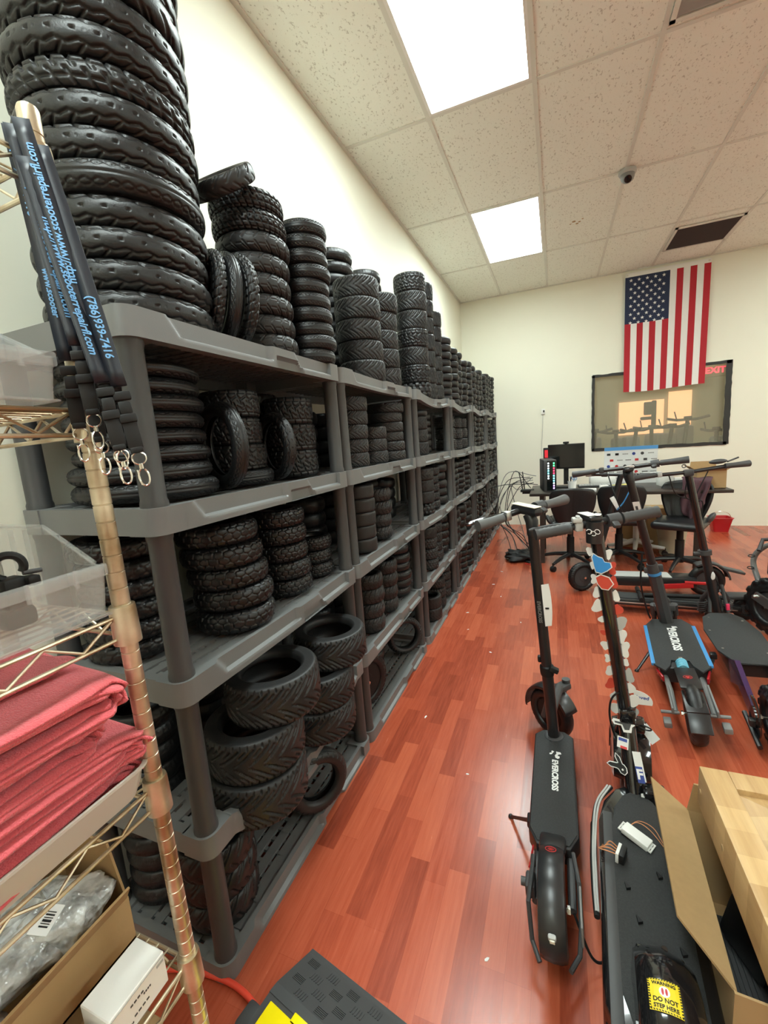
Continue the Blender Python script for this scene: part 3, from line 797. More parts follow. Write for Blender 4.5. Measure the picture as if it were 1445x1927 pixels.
# clamps in the lower bin
def ring_pts(c, r, a0, a1, n, ax1, ax2):
    return [Vector(c)+Vector(ax1)*r*math.cos(a0+(a1-a0)*i/n)+Vector(ax2)*r*math.sin(a0+(a1-a0)*i/n) for i in range(n+1)]
t = thing('brake_clamp', 'black brake lever clamp with an open ring, standing in the clear bin', 'clamp', (-.70, .33, 1.163))
b = MB(); b.tube(ring_pts((0, 0, .085), .017, -.6, 4.4, 22, (.35, .94, 0), (0, 0, 1)), .0055, 8); b.build('ring', M['black'], t)
b = MB(); b.rbox((0, 0, .045), (.028, .030, .052), .006); b.rbox((.006, -.004, .015), (.030, .040, .028), .008); b.rbox((.012, .018, .062), (.02, .016, .014), .003); b.build('bracket', M['black'], t)
b = MB(); b.cyl((.008, .012, .074), (.010, .034, .072), .0035, n=10); b.build('bolt', M['dkgrey'], t)
t = thing('brake_lever', 'black brake lever with a cable rising out of it, in the clear bin', 'lever', (-.735, .27, 1.163))
b = MB(); b.rbox((0, .01, .05), (.02, .022, .10), .007); b.tube(spline([(.0, .0, .02), (.03, -.03, .03), (.05, -.075, .045), (.055, -.12, .05)], 5), .008, 8); b.build('lever_body', M['black'], t)
b = MB(); b.lathe([(.006, 0), (.006, .012), (.004, .016), (.004, .024), (0, .024)], 12, TR((0, .012, .100))); b.build('barrel_adjuster', M['chrome'], t)
b = MB(); b.tube(spline([(0, .012, .124), (-.01, -.005, .15), (-.03, -.02, .19), (-.06, -.04, .215)], 6), .0028, 8); b.build('cable', M['black'], t)
lump_obj('round_part', 'round black part at the left of the clear bin', 'part', (-.70, .20, 1.198), (.06, .05, .034), 9, M['gloss'], .05)

# red towels folded in a milky tub
t = thing('towel_tub', 'shallow milky plastic tub under the folded red towels', 'tub', (-.75, .25, .8625))
b = MB(); X, Yh, hh = .148, .165, .05
def rrect(hx, hy, r, n=6):
    out = []
    for cx, cy, a in ((hx-r, hy-r, 0), (-hx+r, hy-r, PI/2), (-hx+r, -hy+r, PI), (hx-r, -hy+r, 1.5*PI)):
        for i in range(n+1): out.append((cx+r*math.cos(a+PI/2*i/n), cy+r*math.sin(a+PI/2*i/n)))
    return out
def shell(b, rings, close_bottom=True):
    n = len(rings[0]); vs = [p for r in rings for p in r]; fs = []
    for i in range(len(rings)-1):
        for k in range(n): fs.append((i*n+k, i*n+(k+1) % n, (i+1)*n+(k+1) % n, (i+1)*n+k))
    if close_bottom: fs.append(tuple(range(n-1, -1, -1)))
    b.add(vs, fs)
rr_ = lambda s, z: [(x*1, y*1, z) for x, y in rrect(X*s, Yh*s, .03)]
shell(b, [rr_(.93, 0), rr_(.97, .02), rr_(1.0, hh), rr_(1.03, hh), rr_(1.03, hh-.004), rr_(.99, hh-.004), rr_(.955, .022), rr_(.915, .003)])
b.build('tub_body', M['milky'], t)
def towel(name, label, c, wy, hz, lx, turns, yaw, seed, tilt=0.0, pitch=.0075, sk=0.0):
    """Cloth folded over and over: a flattened spiral in the yz plane, drawn out along x, with ragged ends."""
    rng = random.Random(seed); pts = []
    per = 40
    for i in range(turns*per):
        a = 2*PI*i/per; k = i/per*pitch
        hy, hh_ = wy/2-k, hz/2-k*.93
        if hh_ < .002: break
        cs, sn = math.cos(a), math.sin(a)
        y = hy*math.copysign(abs(cs)**0.28, cs); z = hh_*math.copysign(abs(sn)**0.75, sn)
        pts.append((y+.002*math.sin(3*a+seed), z+.0022*math.sin(2*a+seed*1.7)+.0012*rng.uniform(-1, 1)))
    nx = 14; P = []
    e = [.006*math.sin(i*.9+seed)+.005*math.sin(i*.23+seed*2)+rng.uniform(-.0018, .0018) for i in range(len(pts))]
    for i, (y, z) in enumerate(pts):
        row = []
        for j in range(nx+1):
            s = j/nx; x = lx/2-lx*s + e[i]*(1-s)
            zz = z+.006*math.sin(5*s+y*22+seed)*(1 if z > 0 else .3)*min(1, s*3+.3) + sk*s*.0
            row.append((x, y+.006*math.sin(4*s+seed), zz))
        P.append(row)
    b = MB(); b.grid(P); o = b.build(name, M['towel'], smooth=60, solid=.0042)
    o.location = c; o.rotation_euler = (tilt, 0, yaw)
    return tag(o, label, 'towel', 'folded red shop towels in the tub')
towel('folded_towel', 'lowest bundle of folded red towels, sunk in the milky tub', (-.745, .262, .8955), .27, .050, .255, 3, .03, 1.0)
towel('folded_towel', 'middle bundle of folded red towels, bulging to the right', (-.738, .285, .9475), .275, .050, .265, 3, -.04, 2.3)
towel('folded_towel', 'upper middle red towel bundle folded at its left end', (-.735, .235, .9935), .25, .040, .25, 2, .05, 3.6)
towel('folded_towel', 'topmost bundle of folded red towels, a loose flap across its top', (-.735, .278, 1.0425), .265, .056, .27, 3, -.09, 5.1)
b = MB(); P = []
for i in range(18):
    s = i/17; row = []
    for j in range(14):
        q = j/13; x = -.87+.16*s+.03*q; y = .16+.24*q-.02*s
        row.append((x, y, 1.0755+.006*math.sin(5*s+3*q)+.010*max(0, q-.85)*6*s))
    P.append(row)
b.grid(P); tag(b.build('towel_flap', M['towel'], smooth=60, solid=.004), 'single red towel laid loosely over the topmost bundle', 'towel', 'folded red shop towels in the tub')

# open carton of bubble-wrapped parts, white boxes
def carton(name, label, x0, x1, y0, y1, z0, z1, flaps, th=.004, group=None, tilt=(0, 0, 0), m='kraft'):
    """Open cardboard box; flaps: dict side -> (length, angle from upright outward)."""
    hx, hy, hz = (x1-x0)/2, (y1-y0)/2, z1-z0
    t = thing(name, label, 'box', ((x0+x1)/2, (y0+y1)/2, z0), tilt, group)
    b = MB(); b.box((0, 0, th/2), (2*hx, 2*hy, th))
    for s in (-1, 1): b.box((s*(hx-th/2), 0, hz/2), (th, 2*hy, hz)); b.box((0, s*(hy-th/2), hz/2), (2*hx-2*th, th, hz))
    b.build('box_body', M[m], t, smooth=0)
    for side, fp in flaps.items():
        ln, an = fp[:2]; sk = fp[2] if len(fp) > 2 else 0
        f = MB(); L_ = 2*(hy if side[1] == 'x' else hx)-.006
        f.prism([(-L_/2, 0), (L_/2, 0), (L_/2-.012+sk, ln), (-L_/2+.012+sk, ln)], th)
        s = 1 if side[0] == '+' else -1
        # local: x along the edge, y up the flap, z thickness
        if side[1] == 'x': R = (Matrix(((0, 0, s), (1, 0, 0), (0, 1, 0)))); R = RY(s*an) @ R; loc = (s*(hx-th), 0, hz)
        else: R = Matrix(((1, 0, 0), (0, 0, s), (0, 1, 0))); R = RX(-s*an) @ R; loc = (0, s*(hy-th), hz)
        f2 = MB(); f2.add(f.v, f.f, TR(loc, R)); f2.build('flap', M['kraftedge'], t, smooth=0)
    return t
carton('cardboard_box', 'open kraft cardboard box full of bubble-wrapped parts under the towel shelf', -.90, -.725, .06, .412, .5125, .603, {'+x': (.062, .62), '+y': (.115, -.06), '-x': (.06, -.1)})
for k, (c, s, yw, lb) in enumerate([((-.80, .33, .630), (.075, .060, .030), .5, 'bubble-wrapped bundle with a barcode label at right in the kraft box'), ((-.80, .24, .628), (.050, .11, .030), -.25, 'long bubble-wrapped bundle in the middle of the kraft box'), ((-.79, .14, .622), (.055, .10, .032), -.35, 'bubble-wrapped bundle at left of the kraft box, nearest the camera')]):
    lump_obj('wrapped_bundle', lb, 'package', c, s, 20+k, M['bubble'], .22, RZ(yw), 'bubble-wrapped bundles in the kraft box')
lb = MB(); lb.box((0, 0, 0), (.030, .042, .0008)); o = lb.build('barcode_label', M['whitepaint'], bpy.data.objects['wrapped_bundle'], smooth=0); o.location = (.035, -.02, .0335); o.rotation_euler = (.15, .25, .4)
lb = MB()
for i, wdt in enumerate((.002, .001, .003, .001, .002, .001)): lb.box((.002, -.010+i*.004, .0009), (.014, wdt, .0004))
o2 = lb.build('barcode', M['black'], o, smooth=0)
def plain_box(name, label, x0, x1, y0, y1, z0, z1, m, seam=True, group=None, cat='box'):
    t = thing(name, label, cat, ((x0+x1)/2, (y0+y1)/2, z0), group=group); d = (x1-x0, y1-y0, z1-z0)
    b = MB(); b.rbox((0, 0, d[2]/2), d, .0015, seg=1); b.build('box_body', M[m], t)
    if seam:
        s = MB(); s.box((d[0]/2+.0004, 0, d[2]*.93), (.0012, d[1]*.98, .0012)); s.box((d[0]/2+.0004, d[1]/2-.010, d[2]*.80), (.001, .012, .004)); s.build('lid_seam', M['ltgrey'], t, smooth=0)
    return t
wb = plain_box('white_box', 'small white carton in front of the kraft box, by the rack post', -.676, -.612, .288, .384, .5125, .572, 'white', group='white cartons on the wire rack')
b = MB()
for k, (yy, zz, wd_) in enumerate([(-.005, .040, .024), (.012, .034, .014), (.0, .018, .028), (-.02, .012, .01)]):
    for q in range(4): b.box((.0325, yy+(q-1.5)*wd_/4, zz), (.0006, wd_/6, .0028))
b.build('printing', M['dkgrey'], wb, smooth=0)
plain_box('white_box', 'second white carton, lower and nearer the camera in front of the kraft box', -.674, -.612, .17, .276, .5125, .556, 'white', group='white cartons on the wire rack')
t = plain_box('cardboard_box', 'kraft box wrapped in clear film on the lowest visible wire shelf', -.90, -.628, .02, .372, .2065, .440, 'kraft', seam=False)
b = MB(); b.add(*lump(.05, .12, .014, 33, amp=.3)); o = b.build('clear_film', M['clear'], t, smooth=60); o.location = (.07, .05, .238)

# lanyards hanging from the post top
def lanyard(i, top, bot, nrm, lower, txt, label, flip=False):
    top, bot = Vector(top), Vector(bot)
    t = thing('lanyard', label, 'lanyard', bot, group='printed lanyards hanging from the wire rack post')
    d = (bot-top); Ln = d.length; d.normalize(); n = Vector(nrm); n = (n-d*n.dot(d)).normalized(); a = d.cross(n)
    wd = .0095
    z0 = Vector((0, 0, 0)); tw = [-.35, .3, -.15, .35, -.3, .2][i]; bow = [.004, -.003, .006, .0, .005, -.005][i]
    def at(s, v, off=0.0):
        an = tw*math.sin(s*2.6); aa = a*math.cos(an)+n*math.sin(an); nn = n*math.cos(an)-a*math.sin(an)
        return (top-bot)*(1-s) + n*bow*math.sin(PI*s) + aa*v + nn*off
    def ribbon(w_, off=0.0, m_=16):
        b = MB(); b.grid([[at(q/m_, -w_, off), at(q/m_, w_, off)] for q in range(m_+1)]); return b
    st = ribbon(wd).build('strap', M['navy'], t, smooth=40, solid=.0014)
    ribbon(wd*.95, -.005).build('strap', M['navy'], t, smooth=40, solid=.0014)
    for tx, s0, ht in txt:
        vs, fs = text_mesh(tx, ht, .0003, .0003, .18, 'LEFT')
        w_ = max(p.x for p in vs); sg = 1
        if a.cross(d).dot(n) < 0: sg = -1
        P = []
        for p in vs:
            x, y = (p.x, p.y) if not flip else (w_-p.x, -p.y)
            P.append(at(s0+x/Ln, -sg*y, .0012+p.z))
        b = MB(); b.add(P, fs); b.build('lettering', M['blueink'], st, smooth=0)
    # buckle, lower strap, ring and hook
    dn = Vector(lower).normalized(); R = Matrix((a, dn.cross(a)*-1, dn)).transposed()
    bk = MB(); bk.rbox(dn*.014, (.021, .0075, .012), .002, R); bk.rbox(dn*.030, (.016, .0065, .018), .003, R); bk.rbox(dn*.044, (.021, .0085, .012), .002, R)
    bk.build('buckle', M['black'], t)
    lw = MB(); lw.rbox(dn*.066, (.018, .003, .038), .001, R); lw.rbox(dn*.087, (.016, .006, .008), .002, R); lw.build('lower_strap', M['black'], t)
    rg = MB(); rg.tube(ring_pts(dn*.098, .0085, 0, 2*PI, 20, a, dn), .0011, 6, cap=False); rg.build('ring', M['chrome'], t)
    hk = MB(); hk.cyl(dn*.106, dn*.113, .0028, n=10); hk.tube(ring_pts(dn*.124, .0062, -1.2, 4.2, 18, a, dn*1.9), .0013, 6); hk.cyl(dn*.113+a*.006, dn*.134+a*.005, .0010, n=6); hk.build('hook', M['chrome'], t)
    return t
NV = (.80, -.56, .05)
url, ph = 'http://www.scooterrepairfl.com', '(786)939-7416'
lanyard(0, (-.632, .400, 1.806), (-.607, .400, 1.520), NV, (.0, 0, -1), [(ph, .10, .0135), ('www.scooter', .60, .011)], 'leftmost lanyard, a phone number printed near its top')
lanyard(1, (-.616, .392, 1.798), (-.578, .398, 1.535), NV, (.06, 0, -1), [(url, .22, .0135)], 'lanyard with a web address reading downward, second from left', False)
lanyard(2, (-.612, .400, 1.808), (-.557, .408, 1.505), NV, (.10, 0, -1), [(url, .10, .0135)], 'middle lanyard whose web address crosses toward the right', True)
lanyard(3, (-.606, .393, 1.760), (-.548, .402, 1.485), NV, (.14, -.02, -1), [(url, .26, .0135)], 'lanyard second from right, lettering running down to the buckle')
lanyard(4, (-.600, .410, 1.780), (-.538, .416, 1.480), NV, (.16, 0, -1), [(ph, .62, .0135)], 'rightmost lanyard, a phone number at its lower end')
lanyard(5, (-.622, .408, 1.800), (-.590, .412, 1.500), NV, (.03, .0, -1), [], 'plain-faced lanyard hanging behind the printed ones')
# ------------------------------------------------------------------ electric scooters
M['blue'] = mat('blue_edge', (0.045, 0.24, 0.52), 0.4)
M['cyan'] = mat('light_blue_spring', (0.16, 0.50, 0.66), 0.3)
M['purple'] = mat('purple_paint', (0.045, 0.018, 0.075), 0.22, coat=0.4)
M['yellow'] = mat('yellow_label', (0.88, 0.66, 0.02), 0.45)
M['stkwhite'] = mat('white_sticker', (0.74, 0.73, 0.70), 0.45)
M['stkred'] = mat('red_sticker', (0.55, 0.06, 0.035), 0.45)
M['stkblue'] = mat('blue_sticker', (0.03, 0.25, 0.62), 0.4)
M['navyprint'] = mat('dark_blue_print', (0.03, 0.06, 0.28), 0.5)
M['redprint'] = mat('red_print', (0.55, 0.03, 0.03), 0.45)
M['redlens'] = mat('red_lens', (0.35, 0.01, 0.015), 0.2)
M['cream'] = mat('pale_display', (0.86, 0.84, 0.70), 0.18)
M['pinkp'] = mat('red_pink_reflector', (0.75, 0.04, 0.12), 0.4)
M['copper'] = mat('copper_wire', (0.55, 0.22, 0.09), 0.45)

M['midgrey'] = mat('mid_grey_rubber', (0.085, 0.085, 0.084), 0.55)
def wheel_part(root, name, c, r, wd, yaw=0.0, kind='plain', rim='dkgrey', lean=0.0, spokes=5, res=1):
    """Wheel with its axle along local y, turned by yaw; tyre and rim are sub-parts."""
    w_ = bpy.data.objects.new(name, None); COL.objects.link(w_); w_.parent = root; w_.location = c; w_.rotation_euler = (lean, 0, yaw)
    me = tire_data(kind, r, wd, res)
    if not me.materials: me.materials.append(M['rub1'])
    t = bpy.data.objects.new('tire', me); COL.objects.link(t); t.parent = w_
    t.rotation_euler = (PI/2, 0, 0); t.location = (0, wd/2, 0)
    ri = r*TK[kind][3]+.004; b = MB(); T = TR((0, 0, 0), RX(PI/2))
    b.lathe([(ri, -wd*.30), (ri-.006, -wd*.30), (ri-.010, -wd*.1), (ri-.010, wd*.1), (ri-.006, wd*.30), (ri, wd*.30)], 40, T)
    b.lathe([(0, -wd*.34), (ri*.42, -wd*.34), (ri*.46, -wd*.2), (ri*.46, wd*.2), (ri*.42, wd*.34), (0, wd*.34)], 28, T)
    for k in range(spokes):
        a = 2*PI*k/spokes; b.box((math.cos(a)*ri*.70, 0, math.sin(a)*ri*.70), (ri*.62, wd*.22, ri*.20), RY(-a))
    b.build('rim', M[rim], w_)
    a = MB(); a.cyl((0, -wd*.75, 0), (0, wd*.75, 0), .006, n=12); a.lathe([(.011, -.004), (.011, .004)], 6, TR((0, wd*.72, 0), RX(PI/2))); a.lathe([(.011, -.004), (.011, .004)], 6, TR((0, -wd*.72, 0), RX(PI/2)))
    a.build('axle', M['chrome'], w_); return w_
def arc_fender(b, c, r, wd, a0, a1, th=.003, yaw=0.0, n=22, crown=.010):
    """Mudguard: strip bent about the wheel, with rolled sides. Angles from +x up."""
    P = []; R = RZ(yaw); c = Vector(c); vv = [-1, -.92, -.6, 0, .6, .92, 1]
    for i in range(n+1):
        a = a0+(a1-a0)*i/n; row = []
        for v in vv:
            rr = r - (crown if abs(v) == 1 else 0) + crown*.5*(1-v*v)
            row.append(c + R @ Vector((math.cos(a)*rr, v*wd/2, math.sin(a)*rr)))
        P.append(row)
    b.grid(P); return b
def letters(parent, s, size, T, m, bold=.0006, shear=.12, name='lettering', depth=.0004):
    vs, fs = text_mesh(s, size, depth, bold, shear); b = MB(); b.add(vs, fs, T); return b.build(name, M[m], parent, smooth=0)
def hex_deck(l0, l1, w_, ch):
    return [(l0+ch[0], -w_/2), (l1-ch[1], -w_/2), (l1, -w_/2+ch[1]), (l1, w_/2-ch[1]), (l1-ch[1], w_/2), (l0+ch[0], w_/2), (l0, w_/2-ch[0]*.5), (l0, -w_/2+ch[0]*.5)]
def bars(root, top, steer, half, grip='dkgrey', rise=0.0, lever='alu', levside=1, thumb=-1, grad=.0165, gl=.115, bar='satin', lev_up=.0, palm=False, roll=0.0):
    """Handlebar, grips, brake lever and thumb throttle about the stem top; steer turns them. Local y is left."""
    R = RZ(steer); c = Vector(top); P = lambda x, y, z: c + R @ Vector((x, y, z-y*roll))
    b = MB(); b.tube([P(-.01, -half+.02, rise), P(0, -half*.5, rise*.6), P(0, 0, 0), P(0, half*.5, rise*.6), P(-.01, half-.02, rise)], .0115, 14); b.build('handlebar', M[bar], root)
    for s in (-1, 1):
        g = MB(); y1, y0 = s*half, s*(half-gl)
        n = 16
        if palm:
            pts = [P(-.01-.004*math.sin(i/n*PI), y0+(y1-y0)*i/n, rise-.002*i/n) for i in range(n+1)]; rs = [grad*(.95+.32*max(0, i/n-.35)) for i in range(n+1)]
        else:
            pts = [P(-.01, y0+(y1-y0)*i/n, rise) for i in range(n+1)]; rs = [grad*(1.0 if i % 2 else .93) for i in range(n+1)]
            rs[0] = rs[-1] = grad*1.08
        g.tube(pts, rs, 16); g.build('grip', M[grip], root)
    # brake lever
    l = MB(); s = levside; y0 = s*(half-gl-.03)
    l.rbox(P(0, y0, rise), (.034, .026, .034), .006, R)
    l.build('lever_clamp', M[lever], root)
    l = MB(); pts = spline([P(.018, y0, rise+.004), P(.045, y0+s*.03, rise+lev_up*.3), P(.050, y0+s*.08, rise+lev_up*.7), P(.040, y0+s*.15, rise+lev_up)], 5)
    l.tube(pts, [.007]*6+[.006]*(len(pts)-8)+[.007, .004], 8); l.build('brake_lever', M['gloss' if lever == 'alu' else 'dkgrey'], root)
    if thumb:
        q = MB(); y0 = thumb*(half-gl-.026); q.cyl(P(-.006, y0-.020, rise), P(-.006, y0+.020, rise), .021, n=20); q.rbox(P(-.030, y0-thumb*.004, rise-.010), (.030, .024, .016), .006, R @ RY(-.5))
        q.build('thumb_throttle', M['dkgrey'], root)
    return P
def kickstand(root, p0, p1, r=.006):
    b = MB(); p0, p1 = Vector(p0), Vector(p1); b.tube([p0, p0*.3+p1*.7, p1], [r*1.3, r, r], 10); b.sphere(p1, r*1.7, nu=10, nv=6); b.rbox(p0, (.04, .03, .03), .006); b.build('kickstand', M['satin'], root)

# --- slim black scooter in the middle foreground
A = thing('electric_scooter', 'slim black electric scooter on the open floor, clear aisle at its left, handlebar turned', 'scooter', (-.006, 1.45, 0), (math.radians(-3.6), 0, math.radians(90)))
b = MB(); dk = hex_deck(-.275, .265, .146, (.05, .03)); b.prism(dk, .052, TR((0, 0, .100)), bev=.006); b.build('deck', M['satin'], A)
b = MB(); b.prism(hex_deck(-.265, .258, .136, (.045, .03)), .0035, TR((0, 0, .1525)), bev=.001)
mt = b.build('deck_mat', M['grip'], A)
letters(mt, 'EVERCROSS', .0285, TR((.015, -.004, .1566), RZ(PI)), 'whitepaint', .0011, .1).rotation_euler = (0, 0, 0)
b = MB()   # horse-head emblem ahead of the lettering
E1 = [(0, 0), (.010, .006), (.022, .004), (.032, .010), (.034, .020), (.026, .024), (.018, .020), (.020, .014), (.010, .013), (.004, .022), (-.004, .016)]
b.prism(E1, .0006, TR((.135, -.008, .1563), RZ(PI*.5+1.2))); b.prism([(x*.6+.004, -y*.5-.003) for x, y in reversed(E1)], .0006, TR((.135, -.006, .1563), RZ(PI*.5+1.2))); b.build('emblem', M['whitepaint'], mt, smooth=0)
top = Vector((.125, .010, 1.105)); base = Vector((.228, 0, .140))
b = MB(); b.lathe([(.036, .150), (.036, .158), (.030, .162), (.024, .162)], 28, TR((.228, 0, 0))); b.build('stem_ring', M['dkgrey'], A)
b = MB(); fold = base.lerp(top, .335); b.tube([base, base.lerp(top, .12), fold], [.0225, .0215, .0215], 20); b.build('lower_stem', M['satin'], A)
b = MB(); b.tube([fold, base.lerp(top, .93)], [.0195, .0185], 20); st = b.build('stem', M['satin'], A)
b = MB(); f = fold; b.lathe([(.024, -.02), (.026, -.01), (.026, .016), (.021, .022)], 24, TR(f)); b.rbox(f+Vector((-.018, -.026, .012)), (.022, .034, .020), .004, RX(.4)); b.rbox(f+Vector((.0, .024, .045)), (.020, .014, .026), .005); b.build('folding_latch', M['black'], A)
b = MB(); hd = base.lerp(top, .93); sR = RZ(.85)
b.tube([hd-Vector((0, 0, .02)), hd+Vector((0, 0, .03)), hd+sR @ Vector((.012, 0, .055))], [.0200, .0225, .021], 20)
b.rbox(hd+sR @ Vector((.022, 0, .070)), (.125, .042, .032), .013, sR @ RY(-.10)); b.build('stem_head', M['satin'], A)
b = MB(); b.rbox(hd+sR @ Vector((.022, 0, .0878)), (.114, .034, .004), .0018, sR @ RY(-.10)); b.build('display', M['cream'], A)
bars(A, hd+sR @ Vector((.045, 0, .068)), .85, .215, 'midgrey', -.004, 'alu', 1, -1, .0175, .11, palm=True, roll=.05)
sv = (top-base).normalized()
letters(st, 'EVERCROSS', .017, TR(base.lerp(top, .60)+Vector((-.0192, .004, 0)), Matrix((sv*-1, Vector((0, -1, 0)), Vector((-1, 0, 0)))).transposed()), 'grey', .0004)
b = MB(); P = []
for i in range(7):
    s = i/6; z = .83-.155*s; x = .150+.012*(1-s); P.append([(x-.030-.004*math.sin(3*s), -.004-.004*s, z), (x-.030-.004*math.sin(3*s), -.030-.006*s*(1-s)*4, z+.004)])
b.grid(P); tg = b.build('paper_tag', M['stkwhite'], A, smooth=0, solid=.0006)
b = MB(); b.box((.119, -.019, .745), (.0012, .013, .006)); b.build('tag_print', M['black'], tg, smooth=0)
wh = wheel_part(A, 'front_wheel', (.455, .015, .112), .112, .055, .85, 'plain', 'black')
b = MB(); arc_fender(b, (.455, .015, .112), .126, .070, -.1, 2.75, yaw=.85); b.build('front_fender', M['satin'], A, solid=.003)
b = MB(); fR = RZ(.85); cw = Vector((.455, .015, .112))
for s in (-1, 1):
    p = cw+fR @ Vector((0, s*.047, 0)); q = cw+fR @ Vector((-.055, s*.047, .150)); b.tube([p, q], .013, 14); b.cyl(q, q+Vector((0, 0, .018)), .017, n=16)
b.tube([base.lerp(top, .14), cw+fR @ Vector((-.055, 0, .145))], .020, 14); b.rbox(cw+fR @ Vector((-.055, 0, .140)), (.045, .11, .026), .006, fR); b.build('fork', M['dkgrey'], A)
b = MB(); b.rbox(cw+fR @ Vector((-.01, -.049, .105)), (.006, .003, .020), .001, fR); b.build('side_reflector', M['pinkp'], A)
wheel_part(A, 'rear_wheel', (-.415, 0, .110), .110, .052, 0, 'slick', 'dkgrey')
b = MB(); arc_fender(b, (-.415, 0, .110), .126, .066, .85, 3.15, crown=.016); b.rbox((-.290, 0, .178), (.08, .070, .022), .010, RY(.35)); rf = b.build('rear_fender', M['satin'], A, solid=.003)
b = MB(); b.rbox((-.533, 0, .155), (.012, .020, .046), .005, RY(-.35)); tl = b.build('tail_light', M['ltgrey'], A)
b = MB(); b.rbox((-.540, 0, .153), (.003, .012, .034), .001, RY(-.35)); b.build('lens', M['cream'], tl)
b = MB(); c_ = Vector((-.366, 0, .2375)); T = TR(c_, RY(.40)); b.lathe([(.0145, 0), (.0145, .0008), (.0128, .0008), (.0128, 0)], 24, T, closed=True)
for s in (-1, 0, 1): b.box(T @ Vector((s*.005, 0, .0006)), (.0014, .016-.006*abs(s), .001), RY(.40))
b.build('round_badge', M['redprint'], rf, smooth=0)
b = MB()
for s in (-1, 1): b.tube([(-.24, s*.045, .115), (-.34, s*.046, .115), (-.415, s*.046, .110)], .011, 10)
b.tube([(-.30, -.055, .17), (-.38, -.066, .165), (-.44, -.066, .10), (-.48, -.058, .060), (-.525, -.036, .065)], .006, 8); b.tube([(-.36, .048, .20), (-.46, .060, .16), (-.49, .055, .08), (-.525, .036, .065)], .006, 8); b.build('rear_frame', M['dkgrey'], A)
b = MB(); b.rbox((-.40, .058, .145), (.050, .026, .040), .006); b.cyl((-.40, .06, .15), (-.40, .083, .15), .011, n=14); b.rbox((-.35, .052, .17), (.03, .014, .018), .004); b.build('brake_caliper', M['dkgrey'], A)
b = MB(); b.rbox((-.44, -.068, .135), (.11, .006, .06), .003); b.build('side_guard', M['grey'], A)
b = MB(); b.tube(spline([(-.29, .055, .16), (-.315, .062, .135), (-.35, .064, .145)], 6), .0030, 8); b.build('brake_cable', M['red'], A)
b = MB(); b.tube(spline([(-.42, -.05, .11), (-.455, -.085, .035), (-.44, -.12, .018), (-.40, -.16, .05), (-.385, -.215, .105)], 7), .0035, 8); b.build('loose_cable', M['black'], A)
kickstand(A, (-.150, .070, .105), (-.055, .155, .012), .0055)

# --- wide glossy scooter under repair, bottom right
Bs = thing('electric_scooter', 'glossy black scooter under repair at the bottom right, stem bristling with peeled stickers', 'scooter', (.219, 1.12, 0), (math.radians(0), 0, math.radians(86.5)))
W_ = .225
body = [(-.36, -.085), (-.30, -W_/2), (.18, -W_/2), (.27, -.098), (.335, -.06), (.36, -.025), (.36, .025), (.335, .06), (.27, .098), (.18, W_/2), (-.30, W_/2), (-.36, .085)]
b = MB(); b.prism(body, .075, TR((0, 0, .085)), bev=.012); b.build('deck', M['gloss'], Bs)
inn = [(x*.90+.004, y*.72-.004) for x, y in body]
b = MB(); b.prism(inn, .004, TR((0, 0, .1592)), bev=.002); b.build('deck_plate', M['grip'], Bs)
b = MB(); b.rbox((-.06, .088, .1612), (.56, .026, .004), .0015); b.build('edge_strip', M['dkgrey'], Bs)
for x, y in ((.04, -.03), (-.10, .03), (-.16, -.005), (-.14, -.055), (-.02, .05)):
    b = MB(); b.prism([(-.008, -.006), (.010, 0), (-.008, .006)], .009, TR((x, y, .1625), RZ(.5))); b.build('clip', M['black'], Bs)
wheel_part(Bs, 'front_wheel', (.56, 0, .115), .115, .060, -.04, 'slick', 'black')
b = MB(); arc_fender(b, (.56, 0, .115), .138, .125, -.35, 3.0, crown=.030, n=26); b.build('front_fender', M['gloss'], Bs, solid=.004)
b = MB()
for s in (-1, 1): b.tube([(.56, s*.052, .115), (.535, s*.052, .20), (.50, s*.03, .30)], .014, 12)
b.rbox((.50, 0, .305), (.06, .085, .04), .010); b.build('fork', M['gloss'], Bs)
nb_ = Vector((.335, 0, .135)); nt_ = Vector((.455, .020, .345)); tp = Vector((.400, .128, 1.065))
b = MB(); b.tube(spline([nb_-Vector((.03, 0, 0)), nb_, nb_.lerp(nt_, .5), nt_], 5), .027, 18); b.build('neck', M['gloss'], Bs)
b = MB(); b.rbox((.345, -.055, .170), (.055, .075, .030), .012, RZ(.2)); b.build('folding_clamp', M['gloss'], Bs)
b = MB(); b.tube([nt_-Vector((0, 0, .01)), nt_+Vector((0, 0, .06))], .029, 20); b.rbox(nt_+Vector((-.02, 0, .03)), (.03, .05, .05), .008); b.build('hinge', M['gloss'], Bs)
b = MB(); b.tube([nt_+(tp-nt_)*.05, tp], [.0225, .0215], 20); bst = b.build('stem', M['gloss'], Bs)
b = MB(); b.tube([tp-Vector((0, 0, .06)), tp+Vector((0, 0, .012))], [.0255, .0275], 22); b.rbox(tp+Vector((.020, .012, .020)), (.080, .044, .018), .008, RZ(.5)); b.build('stem_head', M['satin'], Bs)
b = MB(); b.rbox(tp+Vector((.030, .020, .0300)), (.072, .038, .003), .0012, RZ(.5)); b.prism([(x*1.0, y*1.0) for x, y in ((0, 0), (.03, -.005), (.045, .012), (.02, .02), (.0, .012))], .0012, TR(tp+Vector((-.012, -.016, .0318)))); b.build('display_sticker', M['stkwhite'], Bs)
b = MB()
for q in range(3): b.tube(ring_pts(tp+Vector((-.028, .016-.012*q, -.018-.006*(q % 2))), .0075, .3, 5.4, 12, (0, 1, 0), (0, .2, 1)), .0012, 5)
b.build('sticker_script', M['whitepaint'], Bs)
Pb = bars(Bs, tp+Vector((.022, 0, .002)), .42, .200, 'dkgrey', .0, 'ltgrey', 1, -1, .0185, .115, bar='satin', lev_up=.006, roll=.13)
